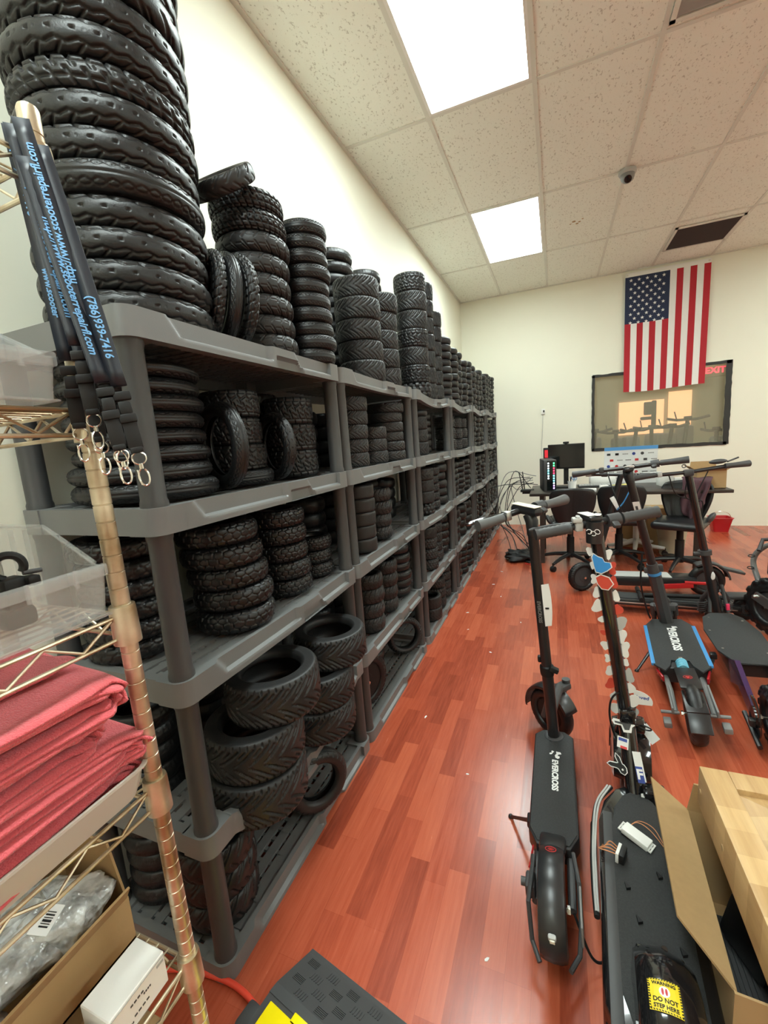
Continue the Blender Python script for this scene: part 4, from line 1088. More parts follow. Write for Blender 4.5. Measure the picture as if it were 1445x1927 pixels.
b = MB(); b.rbox(Pb(-.004, .060, .022), (.034, .030, .016), .004, RZ(.2)); b.cyl(Pb(-.008, .060, .028), Pb(-.012, .060, .036), .007, n=14); b.build('button_pod', M['ltgrey'], Bs)
b = MB(); b.tube(spline([nt_+Vector((-.02, .0, .13)), nt_+Vector((-.03, .045, .10)), nt_+Vector((-.02, .055, .03)), nt_+Vector((.0, .040, -.06)), nt_+Vector((-.03, .01, -.10))], 7), .0035, 8); b.build('brake_cable', M['black'], Bs)
b = MB(); b.tube(ring_pts(nt_+Vector((-.01, -.056, -.012)), .018, 0, 2*PI, 20, (.3, 1, 0), (-.5, 0, .7)), .0026, 6); b.build('cable_loop', M['black'], Bs)
# peeled stickers: flakes standing off both sides of the stem
rs = random.Random(11)
def flake(k, s_, side, size, m, ang, asp=1.0, shape=0):
    p = nt_.lerp(tp, s_); R = RZ(side*ang); n = 12; P = [(0, -.3)]
    for i in range(n):
        a = -1.35+2.7*i/(n-1); rr = size*(1+.18*math.sin(3*a+k))
        if shape == 1: rr *= (1.0+.35*abs(math.sin(2*a)))
        P.append((rr*math.cos(a)*1.0+.004, rr*math.sin(a)*asp))
    P[0] = (0, -size*.7*asp); P.append((0, size*.7*asp))
    b = MB(); b.prism([(x, y) for x, y in P], .0008, TR(p+Vector((-.006, side*.019, 0)), Matrix(((0, 0, 1), (side*1.0, 0, 0), (0, 1, 0))) @ Matrix.Identity(3)))
    o = b.build('sticker', [M[m]], Bs, smooth=0); return o
for k in range(13):
    s_ = .05+.88*k/13; flake(k, s_, -1, rs.uniform(.013, .023), ['stkwhite', 'stkwhite', 'stkwhite', 'stkwhite', 'ltgrey', 'stkwhite', 'stkred'][rs.randint(0, 6)], .2, rs.uniform(.9, 1.4), k % 2)
for k in range(13):
    s_ = .06+.88*k/13; flake(k+20, s_, 1, rs.uniform(.011, .021), ['stkwhite', 'stkwhite', 'ltgrey', 'stkwhite', 'stkwhite', 'stkred'][rs.randint(0, 5)], .2, rs.uniform(.8, 1.3), (k+1) % 2)
def patch(name, poly, p, m, R, th=.0009, parent=None):
    b = MB(); b.prism(poly, th, TR(p, R)); return b.build(name, M[m], parent or Bs, smooth=0)
FR = Matrix(((0, 0, -1), (-1, 0, 0), (0, 1, 0)))          # stickers that face the rider: x to the right, y up, out of the stem
pp = lambda s_, dy: nt_.lerp(tp, s_)+Vector((-.0245, dy, 0))
bfly = [(-.026, .022), (-.022, .034), (-.008, .024), (.004, .020), (.010, .008), (.026, .006), (.030, -.008), (.018, -.020), (.002, -.030), (-.014, -.026), (-.020, -.006)]
o = patch('sticker', [(x*1.12, y*1.12) for x, y in bfly], pp(.82, 0), 'stkwhite', FR); patch('sticker_print', bfly, pp(.82, 0)+Vector((-.0010, 0, 0)), 'stkblue', FR, parent=o)
leaf = [(-.024, .016), (-.010, .026), (.014, .018), (.026, -.002), (.012, -.022), (-.006, -.020), (-.018, -.004)]
o = patch('sticker', [(x*1.15, y*1.15) for x, y in leaf], pp(.73, .0), 'stkwhite', FR); o2 = patch('sticker_print', leaf, pp(.73, 0)+Vector((-.0010, 0, 0)), 'stkred', FR, parent=o)
# large fan sticker with lettering, rabbit-head emblem, blue letter sticker, torn paper tag
fan = [(0, -.018)]+[(.058*math.cos(a), .040*math.sin(a)-.004) for a in [-.25+1.9*i/9 for i in range(10)]]+[(0, .03)]
o = patch('sticker', fan, nt_+Vector((.0, -.020, .085)), 'stkwhite', Matrix(((0, 0, -1), (-1, 0, 0), (0, 1, 0))))
letters(o, 'loved', .018, TR(nt_+Vector((-.0015, -.046, .096)), FR), 'navyprint', .0003)
neckp = lambda s_, dy: nb_.lerp(nt_, s_)+Vector((-.030, dy, .004))
nd = (nt_-nb_).normalized(); NR = Matrix((Vector((0, -1, 0)), nd, Vector((0, -1, 0)).cross(nd))).transposed()
def rab(k): return [(-.004, -.016), (.006, -.020), (.013, -.012), (.012, .000), (.006, .008), (.001, .010), (-.006, .030), (-.016, .040), (-.017, .030), (-.010, .012), (-.016, .010), (-.036, .010), (-.044, .004), (-.034, -.002), (-.016, -.003), (-.010, -.006)]
def offset(poly, d):
    c = (sum(p[0] for p in poly)/len(poly), sum(p[1] for p in poly)/len(poly)); n = len(poly); out = []
    for i in range(n):
        a, b_, e = Vector(poly[i-1]), Vector(poly[i]), Vector(poly[(i+1) % n])
        t = ((b_-a).normalized()+(e-b_).normalized()); nn = Vector((t.y, -t.x)); nn = nn.normalized() if nn.length > 1e-6 else Vector((0, 0)); out.append(tuple(b_+nn*d))
    return out
o = patch('sticker', offset(rab(0), .0028), neckp(.42, .030), 'stkwhite', NR); patch('sticker_print', rab(0), neckp(.42, .030)+(NR @ Vector((0, 0, .001))), 'black', NR, parent=o)
o2 = patch('sticker_print', [(.0032*math.cos(a)+.001, .0032*math.sin(a)-.006) for a in [PI/4*i for i in range(8)]], neckp(.42, .030)+(NR @ Vector((0, 0, .0020))), 'stkwhite', NR, parent=o)
rect = lambda x, y: [(-x, -y), (x, -y), (x, y), (-x, y)]
o = patch('sticker', rect(.0125, .044), neckp(.48, -.022), 'stkwhite', NR @ RZ(.10)); patch('sticker_print', rect(.0105, .024), neckp(.38, -.022)+(NR @ Vector((0, 0, .001))), 'navyprint', NR @ RZ(.10), parent=o)
letters(o, 'F', .040, TR(neckp(.38, -.0215)+(NR @ Vector((0, 0, .0022))), NR @ RZ(.10)), 'whitepaint', .0016, 0)
o = patch('sticker', rect(.017, .018), neckp(.74, .020), 'stkwhite', NR @ RZ(-.15)); patch('sticker_print', rect(.013, .005), neckp(.78, .019)+(NR @ Vector((0, 0, .001))), 'navyprint', NR @ RZ(-.15), parent=o); patch('sticker_print', rect(.010, .004), neckp(.68, .019)+(NR @ Vector((0, 0, .001))), 'redprint', NR @ RZ(-.15), parent=o)
o = patch('sticker', [(-.036, .008), (-.030, .016), (.026, .012), (.036, .004), (.026, -.004), (.022, -.022), (-.002, -.024), (-.008, -.004), (-.030, -.003)], neckp(.98, .012), 'stkwhite', NR); patch('sticker_print', [(-.028, .008), (.024, .006), (.016, -.014), (.002, -.016), (-.004, 0), (-.026, .002)], neckp(.98, .012)+(NR @ Vector((0, 0, .001))), 'dkgrey', NR, parent=o)
o = patch('sticker', [(-.012, .02), (.014, .034), (.040, -.016), (.008, -.034)], nt_+Vector((.02, -.062, -.055)), 'ltgrey', NR @ RZ(.2) @ RX(-.2))
o = patch('sticker', [(-.006, .022), (.004, .026), (.012, -.014), (.004, -.028), (-.004, -.022)], neckp(.06, -.024), 'stkwhite', NR)
# rear mudguard with the warning label
b = MB(); c_ = Vector((-.315, -.005, .075)); arc_fender(b, c_, .165, .120, .75, 3.5, crown=.045, n=26); fn = b.build('rear_fender', M['gloss'], Bs, solid=.004, smooth=60)
wheel_part(Bs, 'rear_wheel', (-.325, -.005, .115), .115, .060, 0, 'slick', 'dkgrey')
b = MB(); b.rbox((-.190, -.005, .172), (.05, .10, .020), .008); b.tube([(-.160, -.010, .172), (-.180, -.012, .205)], .007, 10); b.build('fender_mount', M['gloss'], Bs)
def on_fender(a, y, off): return c_+Vector((math.cos(a)*(.165+.0225*(1-(y/.06)**2)+off), y, math.sin(a)*(.165+.0225*(1-(y/.06)**2)+off))) 
def fl(poly_rows, name, m, off, parent):
    b = MB(); b.grid(poly_rows); return b.build(name, M[m], parent, smooth=0)
A0, A1 = 1.42, 1.72
lab_ = fl([[on_fender(A0+(A1-A0)*i/6, -.028+.056*j/6+.012, .0022) for j in range(7)] for i in range(7)], 'warning_label', 'yellow', 0, fn)
b = MB()
for s in (-1, 1):
    for i in range(12):
        q = i/12; y0 = -.028+.056*q+.012
        if s < 0: b.add([on_fender(A0+.004, y0, .0027), on_fender(A0+.004, y0+.0025, .0027), on_fender(A0+.016, y0+.0040, .0027), on_fender(A0+.016, y0+.0015, .0027)], [(0, 1, 2, 3)])
        else: b.add([on_fender(A1-.004, y0, .0027), on_fender(A1-.004, y0+.0025, .0027), on_fender(A1-.016, y0+.0040, .0027), on_fender(A1-.016, y0+.0015, .0027)], [(0, 1, 2, 3)])
        a0 = A0+(A1-A0)*q; ye = -.016 if s < 0 else .040
        b.add([on_fender(a0, ye, .0027), on_fender(a0+.012, ye, .0027), on_fender(a0+.016, ye-s*.003, .0027), on_fender(a0+.004, ye-s*.003, .0027)], [(0, 1, 2, 3)])
b.build('border_stripes', M['black'], lab_, smooth=0)
def fender_text(s, size, a, bold=.0003):
    vs, fs = text_mesh(s, size, .0001, bold, 0); b = MB()
    b.add([on_fender(a-p.y/.187, +.012-p.x, .0027+p.z) for p in vs], fs); b.build('lettering', M['black'], lab_, smooth=0)
fender_text('WARNING', .0085, 1.468); fender_text('DO NOT', .0105, 1.620); fender_text('STEP HERE', 0.0090, 1.675)
b = MB()
for rr, mm in ((.0095, 0),): b.add([on_fender(1.542+rr*math.sin(t)/.187, +.012+rr*math.cos(t), .0026) for t in [2*PI*i/20 for i in range(20)]], [tuple(range(20))])
cc = b.build('foot_symbol', M['whitepaint'], lab_, smooth=0); b = MB()
for s in (-1, 1): b.add([on_fender(1.542+.0062*math.sin(t)/.187, +.012+s*.0033+.0021*math.cos(t), .0030) for t in [2*PI*i/14 for i in range(14)]], [tuple(range(14))])
b.build('foot_print', M['redprint'], cc, smooth=0)
b = MB(); b.tube([(-.30, .095, .13), (-.36, .088, .15), (-.405, .055, .12)], .010, 10); b.rbox((-.335, .100, .10), (.06, .02, .05), .005); b.build('rear_bracket', M['gloss'], Bs)
b = MB()
for k in range(2): b.tube(spline([(.33, .075+.008*k, .166), (.24, .112+.008*k, .160), (.10, .124+.006*k, .150), (-.02, .122+.006*k, .140), (-.09, .119+.005*k, .135)], 8), .0032, 8)
b.build('side_wires', M['ltgrey'], Bs)
b = MB(); b.tube(spline([(.335, .072, .158), (.25, .117, .150), (.10, .130, .140), (-.02, .128, .130), (-.10, .122, .128)], 8), .0075, 8); b.build('side_hose', M['black'], Bs)
b = MB(); b.rbox((.12, .128, .115), (.15, .018, .045), .007); b.build('side_pod', M['gloss'], Bs)
# electronics lying on the deck
t = thing('motor_controller', 'white boxed motor controller lying loose on the repaired scooter deck', 'controller', (.213, 1.262, .1637), (0, .12, math.radians(-32)))
b = MB(); b.rbox((0, 0, .012), (.074, .036, .018), .003); b.build('case', M['white'], t)
b = MB(); b.rbox((0, 0, .003), (.070, .034, .012), .002); b.build('base', M['black'], t)
for s in (-1, 1):
    b = MB()
    for x, y, dx, dy in ((s*.0445, 0, .004, .034), (s*.0385, 0, .004, .034), (s*.0415, .0155, .010, .004), (s*.0415, -.0155, .010, .004), (s*.0415, 0, .010, .005)): b.box((x, y, .010), (dx, dy, .003))
    b.build('mount_tab', M['white'], t, smooth=0)
b = MB()
for k, (y, e) in enumerate([(.008, (.055, .045, .006)), (.0, (.075, .030, .004))]): b.tube(spline([(-.030, .018, .008), (-.015, .040+y, .02), (.02, .045+y*2, .018), e], 6), .0012, 6)
b.build('wires', M['copper'], t)
t = thing('wire_connector', 'small white and black connector block with wires, left of the loose controller', 'connector', (.158, 1.185, .1637), (0, 0, math.radians(70)))
b = MB(); b.rbox((0, 0, .016), (.042, .008, .030), .001); b.build('face', M['white'], t)
b = MB(); b.rbox((0, -.011, .016), (.040, .014, .028), .002); b.build('block', M['black'], t)
b = MB()
for k in range(4): b.tube(spline([(.012-.008*k, .004, .02), (.01-.008*k, .025, .030-.004*k), (.0-.006*k, .036+.004*k, .016), (.012-.004*k, .045, .004)], 6), .0016, 6)
b.build('wires', M['copper'], t)

# spare wheel standing on the bottom tier of the second rack
t = thing('spare_wheel', 'spare spoked wheel with a knobby tire standing on the bottom tier of the second rack', 'wheel', (-.905, 1.775, LV[0]+.149))
wheel_part(t, 'wheel', (0, 0, 0), .146, .045, 1.15, 'knobthin', 'black', spokes=7, res=2)
t = plain_box('cardboard_box', 'small printed kraft carton at the right end of the bottom tier, nearest rack', -1.13, -1.0, 1.43, 1.56, LV[0]+.001, LV[0]+.05, 'kraft', seam=False)
b = MB(); b.box((0, 0, .0496), (.10, .10, .0008)); b.build('printed_label', M['yellow'], t, smooth=0)
# ------------------------------------------------------------------ scooters farther back
# --- wide black scooter with blue side strips
Cs = thing('electric_scooter', 'black scooter with blue deck edges and white lettering on its wide deck', 'scooter', (.612, 2.56, 0), (math.radians(-7), 0, math.radians(85)))
dk = [(-.30, -.075), (-.24, -.118), (.24, -.118), (.335, -.075), (.335, .075), (.24, .118), (-.24, .118), (-.30, .075), (-.24, .045), (-.19, .04), (-.19, -.04), (-.24, -.045)]
b = MB(); b.prism([(-.26, -.095), (.25, -.095), (.32, -.06), (.32, .06), (.25, .095), (-.26, .095)], .075, TR((0, 0, .115)), bev=.008); b.build('deck', M['satin'], Cs)
b = MB(); b.prism(dk, .008, TR((0, 0, .190)), bev=.002); mt = b.build('deck_mat', M['grip'], Cs)
for s in (-1, 1):
    b = MB(); b.rbox((0, s*.119, .192), (.47, .018, .014), .002); b.build('side_strip', M['blue'], Cs)
letters(mt, 'EVERCROSS', .054, TR((.060, -.005, .1985), RZ(PI)), 'whitepaint', .0018, .1)
b = MB(); b.prism([(x*1.5, y*1.5) for x, y in E1], .0006, TR((.225, -.012, .1983), RZ(PI*.5+1.2))); b.build('emblem', M['whitepaint'], mt, smooth=0)
base = Vector((.300, 0, .19)); top = Vector((.110, .115, 1.135)); fold = base.lerp(top, .34)
b = MB(); b.tube([base-Vector((0, 0, .02)), fold], [.036, .033], 8); b.build('lower_stem', M['dkgrey'], Cs)
b = MB(); b.tube([fold+Vector((0, 0, .005)), fold.lerp(top, .03)+Vector((0, 0, .004))], .036, 20); b.build('blue_ring', M['blue'], Cs)
b = MB(); b.tube([fold.lerp(top, .03), fold.lerp(top, .12)], [.035, .028], 20); b.rbox(fold.lerp(top, .07)+Vector((0, -.036, 0)), (.03, .028, .04), .005); b.rbox(fold.lerp(top, .05)+Vector((0, .036, 0)), (.03, .024, .03), .005); b.build('folding_latch', M['dkgrey'], Cs)
b = MB(); b.tube([fold.lerp(top, .06), fold.lerp(top, .95)], [.0225, .0205], 20); st = b.build('stem', M['satin'], Cs)
b = MB(); p = fold.lerp(top, .66); sv = (top-fold).normalized(); SR = Matrix((Vector((0, -1, 0)), sv, Vector((0, -1, 0)).cross(sv))).transposed()
b.prism(rect(.017, .052), .0008, TR(p+Vector((-.0225, 0, 0)), SR)); lb = b.build('paper_label', M['stkwhite'], st, smooth=0); b = MB(); b.prism(rect(.006, .030), .0006, TR(p+Vector((-.0236, .002, -.004)), SR)); b.build('printing', M['dkgrey'], lb, smooth=0)
b = MB(); b.tube([fold.lerp(top, .92), top+Vector((.01, 0, -.01)), top+Vector((.03, 0, .015))], [.022, .026, .026], 18); b.rbox(top+Vector((.02, -.004, .022)), (.10, .05, .026), .010, RY(.15)); b.build('stem_head', M['satin'], Cs)
b = MB(); b.rbox(top+Vector((.022, -.004, .037)), (.105, .042, .006), .002, RY(.15) @ RZ(.1)); b.rbox(top+Vector((-.012, -.02, .038)), (.03, .024, .006), .002); b.build('display', M['stkwhite'], Cs)
bars(Cs, top+Vector((.055, 0, .030)), -.12, .285, 'dkgrey', .004, 'dkgrey', 1, -1, .0165, .125, palm=True)
b = MB(); b.lathe([(.0, 0), (.019, .0), (.022, .006), (.016, .018), (0, .022)], 18, TR(top+Vector((.045, -.120, .036)))); b.build('bell', M['ltgrey'], Cs)
b = MB(); b.tube(spline([top+Vector((.05, .10, .01)), top+Vector((-.01, .08, -.10)), top+Vector((.03, .05, -.22)), top+Vector((.08, .03, -.26))], 6), .0035, 8); b.build('brake_cable', M['black'], Cs); b = MB(); b.tube(spline([fold+Vector((.03, .05, .12)), fold+Vector((0, .075, -.05)), fold+Vector((.02, .06, -.22)), fold+Vector((.08, .045, -.30))], 6), .005, 8); b.build('motor_cable', M['black'], Cs)
wheel_part(Cs, 'front_wheel', (.485, 0, .125), .125, .062, 0, 'plain', 'black')
b = MB(); arc_fender(b, (.485, 0, .125), .142, .085, .2, 2.6, crown=.012); b.build('front_fender', M['satin'], Cs, solid=.003)
b = MB()
for s in (-1, 1): b.tube([(.485, s*.055, .125), (.42, s*.055, .24), (.36, s*.03, .27)], .014, 10)
b.rbox((.37, 0, .26), (.05, .11, .04), .008); b.build('fork', M['dkgrey'], Cs)
for s in (-1, 1):
    b = MB(); b.tube([(.43, s*.055, .19), (.405, s*.055, .265)], .019, 14); b.build('shock', M['dkgrey'], Cs)
b = MB(); b.tube(ring_pts((0, 0, 0), .021, 0, 2*PI*6, 90, (0, 1, 0), (0, 0, 1)), .0035, 6); b.v = [(p[0]+i//6*.00085-.30, p[1], p[2]+.207) for i, p in enumerate(b.v)]; b.build('rear_spring', M['cyan'], Cs)
b = MB(); b.cyl((-.31, 0, .207), (-.20, 0, .207), .014, n=14); b.build('damper', M['chrome'], Cs)
wheel_part(Cs, 'rear_wheel', (-.535, 0, .125), .125, .062, 0, 'plain', 'black')
b = MB(); b.rbox((-.425, 0, .232), (.22, .082, .008), .003, RY(.10)); b.rbox((-.585, 0, .212), (.13, .080, .008), .003, RY(-.15)); b.rbox((-.67, 0, .175), (.09, .078, .008), .003, RY(-.75)); rf = b.build('rear_fender', M['satin'], Cs)
b = MB(); b.lathe([(.018, 0), (.018, .0008), (.016, .0008), (.016, 0)], 24, TR((-.43, 0, .2390), RY(.10)), closed=True)
b.prism([(.013*math.cos(a)*(1 if i % 2 else .45), .013*math.sin(a)*(1 if i % 2 else .45)) for i, a in enumerate([2*PI*k/10 for k in range(10)])], .0008, TR((-.43, 0, .2388), RY(.10))); b.build('round_badge', M['redprint'], rf, smooth=0)
b = MB(); b.rbox((-.555, 0, .2200), (.040, .042, .006), .002, RY(-.12)); b.build('tail_light', M['redlens'], Cs)
b = MB()
for s in (-1, 1): b.tube([(-.25, s*.075, .14), (-.40, s*.070, .15), (-.535, s*.070, .125)], .012, 10); b.rbox((-.46, s*.080, .15), (.20, .008, .03), .002, RY(-.05)); b.cyl((-.535, s*.055, .125), (-.535, s*.125, .125), .007, n=12); b.rbox((-.56, s*.105, .09), (.05, .03, .025), .004)
b.build('swing_arm', M['grey'], Cs)
for s in (-1, 1):
    b = MB(); b.rbox((-.285, s*.098, .165), (.085, .010, .026), .003, RZ(s*.25)); b.build('side_light', M['redlens'], Cs)
kickstand(Cs, (.08, .10, .13), (.0, .195, .025), .007)

# --- dark off-road scooter at the right, wide straight bar
Ds = thing('electric_scooter', 'dark off-road scooter at the right with scuffed plate deck and purple rear arm', 'scooter', (.910, 2.66, 0), (math.radians(-5), 0, math.radians(85)))
dk = [(-.27, -.06), (-.20, -.125), (.10, -.125), (.30, -.095), (.37, -.05), (.37, .05), (.30, .10), (.12, .125), (-.14, .11), (-.27, .06)]
b = MB(); b.prism(dk, .008, TR((0, 0, .20)), bev=.002); b.build('deck_plate', M['grip'], Ds)
b = MB(); b.prism([(-.24, -.08), (.26, -.085), (.33, -.05), (.33, .05), (.26, .085), (-.24, .08)], .075, TR((0, 0, .125)), bev=.008); b.build('deck', M['satin'], Ds)
for x, y in ((.29, .07), (.10, .10), (-.12, .085), (.25, -.08), (-.15, -.09)):
    b = MB(); b.lathe([(.006, 0), (.006, .002), (0, .003)], 10, TR((x, y, .208))); b.build('screw', M['alu'], Ds)
base = Vector((.44, .0, .16)); top = Vector((.36, .115, 1.075)); fold = base.lerp(top, .46)
b = MB(); b.tube([base, fold], [.026, .024], 18); b.build('lower_stem', M['satin'], Ds)
b = MB(); b.tube([fold-Vector((0, 0, .012)), fold+Vector((0, 0, .016))], .036, 20); b.rbox(fold+Vector((-.01, .04, .0)), (.03, .04, .018), .005); b.build('folding_latch', M['dkgrey'], Ds)
b = MB(); b.tube([fold, top], [.021, .020], 18); st = b.build('stem', M['gloss'], Ds)
b = MB(); b.sphere(base.lerp(top, .30)+Vector((-.020, -.012, 0)), .014, (.4, 1, 1.9), 12, 8); b.build('stem_reflector', M['stkwhite'], Ds)
b = MB(); b.rbox(top+Vector((.0, 0, .012)), (.045, .05, .04), .008); b.tube(ring_pts(top+Vector((0, .02, .055)), .010, 0, 6.2, 14, (0, 1, 0), (0, 0, 1)), .0025, 6); b.build('stem_clamp', M['dkgrey'], Ds)
Pd = bars(Ds, top+Vector((0, 0, .015)), .30, .315, 'dkgrey', .010, 'ltgrey', 1, 0, .0165, .125, palm=True, lev_up=-.01)
b = MB(); b.sphere(Pd(.01, -.165, .040), .030, (.8, 1.5, .5), 16, 10); b.build('display', M['dkgrey'], Ds)
b = MB(); b.tube(spline([Pd(.0, -.21, .034), Pd(.02, -.25, .040), Pd(.01, -.275, .05)], 5), .005, 8); b.build('throttle_lever', M['dkgrey'], Ds)
b = MB()
for k in range(3): b.tube(spline([Pd(.02, .10-.11*k, 0), Pd(.03, .06-.05*k, -.13-.02*k), fold+Vector((.03, .03-.02*k, .30)), fold+Vector((.02, .02, .05)), base+Vector((.04, .03-.03*k, .16))], 7), .0034, 8)
b.build('brake_cable', M['black'], Ds)
wheel_part(Ds, 'front_wheel', (.56, 0, .135), .135, .07, 0, 'knob', 'dkgrey')
b = MB()
for s in (-1, 1): b.tube([(.56, s*.065, .135), (.50, s*.065, .25), (.46, s*.03, .32)], .014, 10)
for s in (-1, 1): b.tube([(.40, s*.045, .20), (.455, s*.03, .36)], .010, 8)
b.build('fork', M['dkgrey'], Ds)
for s in (-1, 1):
    b = MB(); b.tube(ring_pts((.535, s*.066, .155), .022, 0, 2*PI*5, 70, (1, 0, 0), (0, 1, 0)), .004, 6); b.v = [(p[0]-i//6*.0008, p[1], p[2]+i//6*.0013) for i, p in enumerate(b.v)]; b.build('spring', M['dkgrey'], Ds)
b = MB(); b.rbox((.40, -.045, .235), (.010, .018, .04), .002, RZ(.3)); b.build('reflector', M['pinkp'], Ds)
wheel_part(Ds, 'rear_wheel', (-.60, 0, .135), .135, .075, 0, 'lug', 'dkgrey')
b = MB()
for s in (-1, 1): b.prism([(-.24, .09), (-.22, .20), (-.34, .255), (-.62, .17), (-.63, .10), (-.38, .15)], .020, TR((0, s*.075+.007, 0), RX(PI/2)))
b.build('rear_arm', M['purple'], Ds)
b = MB(); b.lathe([(0, -.006), (.085, -.006), (.085, .0), (.0, .003)], 32, TR((-.60, .072, .135), RX(PI/2))); b.lathe([(0, -.008), (.045, -.008), (.045, .002), (0, .004)], 24, TR((-.60, .074, .135), RX(PI/2))); b.build('motor_cover', M['gloss'], Ds)
b = MB(); b.tube([(-.70, .085, .06), (-.50, .088, .09)], .010, 8); b.rbox((-.62, .090, .12), (.03, .02, .03), .004); b.build('arm_bolt_bar', M['satin'], Ds)
kickstand(Ds, (-.05, .115, .13), (-.12, .16, .02), .010)

# --- two low scooters lying crosswise behind
Es = thing('electric_scooter', 'grey-decked scooter with red side panels, standing crosswise before the office chairs', 'scooter', (.655, 3.90, 0), (0, 0, math.radians(183)))
b = MB(); b.rbox((-.05, 0, .120), (.62, .17, .075), .012); b.build('deck', M['satin'], Es)
b = MB(); b.rbox((.02, 0, .160), (.42, .14, .006), .002); b.build('deck_mat', M['ltgrey'], Es)
b = MB(); b.rbox((.31, .0, .185), (.10, .15, .085), .01, RY(-.35)); b.build('neck_bracket', M['black'], Es)
for x, z in ((.33, .20), (.33, .165), (.29, .20), (.29, .165)):
    b = MB(); b.lathe([(.008, 0), (.007, .004), (0, .005)], 8, TR((x, .076, z), RX(-PI/2))); b.build('bolt', M['alu'], Es)
b = MB(); b.rbox((-.23, .088, .10), (.20, .010, .04), .003, RY(.08)); b.build('side_panel', M['red'], Es)
b = MB(); b.tube([(-.27, .085, .13), (-.44, .085, .125)], .012, 10); b.build('rear_arm', M['red'], Es)
wheel_part(Es, 'front_wheel', (.455, 0, .125), .125, .06, .5, 'knobthin', 'dkgrey')
wheel_part(Es, 'rear_wheel', (-.44, 0, .125), .125, .06, 0, 'plain', 'dkgrey')
b = MB(); arc_fender(b, (-.44, 0, .125), .150, .085, 1.0, 3.0, crown=.012); b.rbox((-.60, 0, .215), (.16, .075, .018), .006, RY(-.25)); b.build('rear_fender', M['dkgrey'], Es, solid=.003)
b = MB(); bs, tp_ = Vector((.36, 0, .19)), Vector((.175, .02, .99)); b.tube([bs, bs.lerp(tp_, .25)], .032, 12); b.tube([bs.lerp(tp_, .2), tp_], .022, 16); st = b.build('stem', M['satin'], Es)
b = MB(); lp = bs.lerp(tp_, .72); b.rbox(lp+Vector((-.01, .024, 0)), (.035, .003, .11), .001, RY(.5)); b.build('paper_tag', M['stkwhite'], Es)
bars(Es, tp_, 1.15, .27, 'ltgrey', .004, 'ltgrey', 1, -1, .0165, .12, palm=True)
b = MB(); b.tube(spline([tp_+Vector((-.02, .03, .02)), tp_+Vector((-.06, .05, -.08)), tp_+Vector((-.02, .05, -.2)), tp_+Vector((.03, .03, -.28))], 7), .005, 8); b.build('blue_cable', M['blue'], Es)
Fs = thing('folded_scooter', 'low black folded scooter lying crosswise, its stem folded along the deck', 'scooter', (.77, 3.50, 0), (0, 0, math.radians(178)))
b = MB(); b.rbox((0, 0, .085), (.80, .16, .05), .014); b.build('deck', M['satin'], Fs)
b = MB(); b.rbox((.02, 0, .112), (.66, .13, .005), .002); b.build('deck_mat', M['grip'], Fs)
b = MB(); b.rbox((0, .081, .085), (.74, .004, .008), .001); b.build('side_trim', M['alu'], Fs)
b = MB(); b.tube([(.20, .015, .128), (-.30, .02, .150)], .016, 12); b.tube([(.20, -.10, .13), (.20, .12, .13)], .011, 10); b.tube([(.20, .04, .13), (.20, .13, .13)], .016, 12); b.tube([(.20, -.13, .13), (.20, -.04, .13)], .016, 12); b.build('folded_stem', M['black'], Fs)
wheel_part(Fs, 'front_wheel', (-.43, 0, .075), .075, .045, 0, 'slick', 'dkgrey'); wheel_part(Fs, 'rear_wheel', (.40, 0, .075), .075, .045, 0, 'slick', 'dkgrey')
b = MB(); b.rbox((-.43, 0, .165), (.22, .10, .03), .012, RY(.06)); b.build('fender_pad', M['dkgrey'], Fs)
# --- silver two-wheeler cut by the right edge
Gs = thing('electric_bike', 'silver-armed two-wheeler with a knobby tire, cut off by the right edge', 'bike', (1.33, 3.24, 0), (0, 0, math.radians(100)))
wheel_part(Gs, 'front_wheel', (.02, .06, .185), .185, .095, .25, 'lug', 'dkgrey')
b = MB(); b.prism([(-.30, .0), (-.34, .06), (.06, .085), (.10, .03)], .012, TR((0, .145, .185), RX(PI/2))); b.tube([(.06, .11, .24), (.06, .16, .24)], .010, 12); b.build('swing_arm', M['alu'], Gs)
b = MB(); b.rbox((-.30, .02, .20), (.42, .20, .015), .004, RY(-.15)); b.build('foot_plate', M['grip'], Gs)
b = MB(); b.tube(spline([(.10, .10, .30), (.20, .09, .44), (.14, .06, .55), (.02, .0, .60)], 6), .016, 10); b.build('frame_tube', M['grey'], Gs)
b = MB(); b.rbox((.0, -.03, .46), (.30, .16, .24), .03); b.build('body', M['black'], Gs)
b = MB(); b.rbox((.02, -.02, .63), (.16, .13, .10), .02); b.tube([(.04, .04, .62), (.07, .12, .61), (.03, .16, .55)], .012, 10); b.build('handle', M['dkgrey'], Gs)
for z in (.40, .48):
    b = MB(); b.tube(ring_pts((.16, .125, z), .018, 0, 2*PI, 16, (0, 1, 0), (.5, 0, .3)), .003, 6); b.build('cable_loop', M['black'], Gs)
plain_box('cardboard_box', 'kraft box resting on the silver two-wheeler at the right edge', 1.30, 1.62, 3.02, 3.34, .585, .67, 'kraft', seam=False)
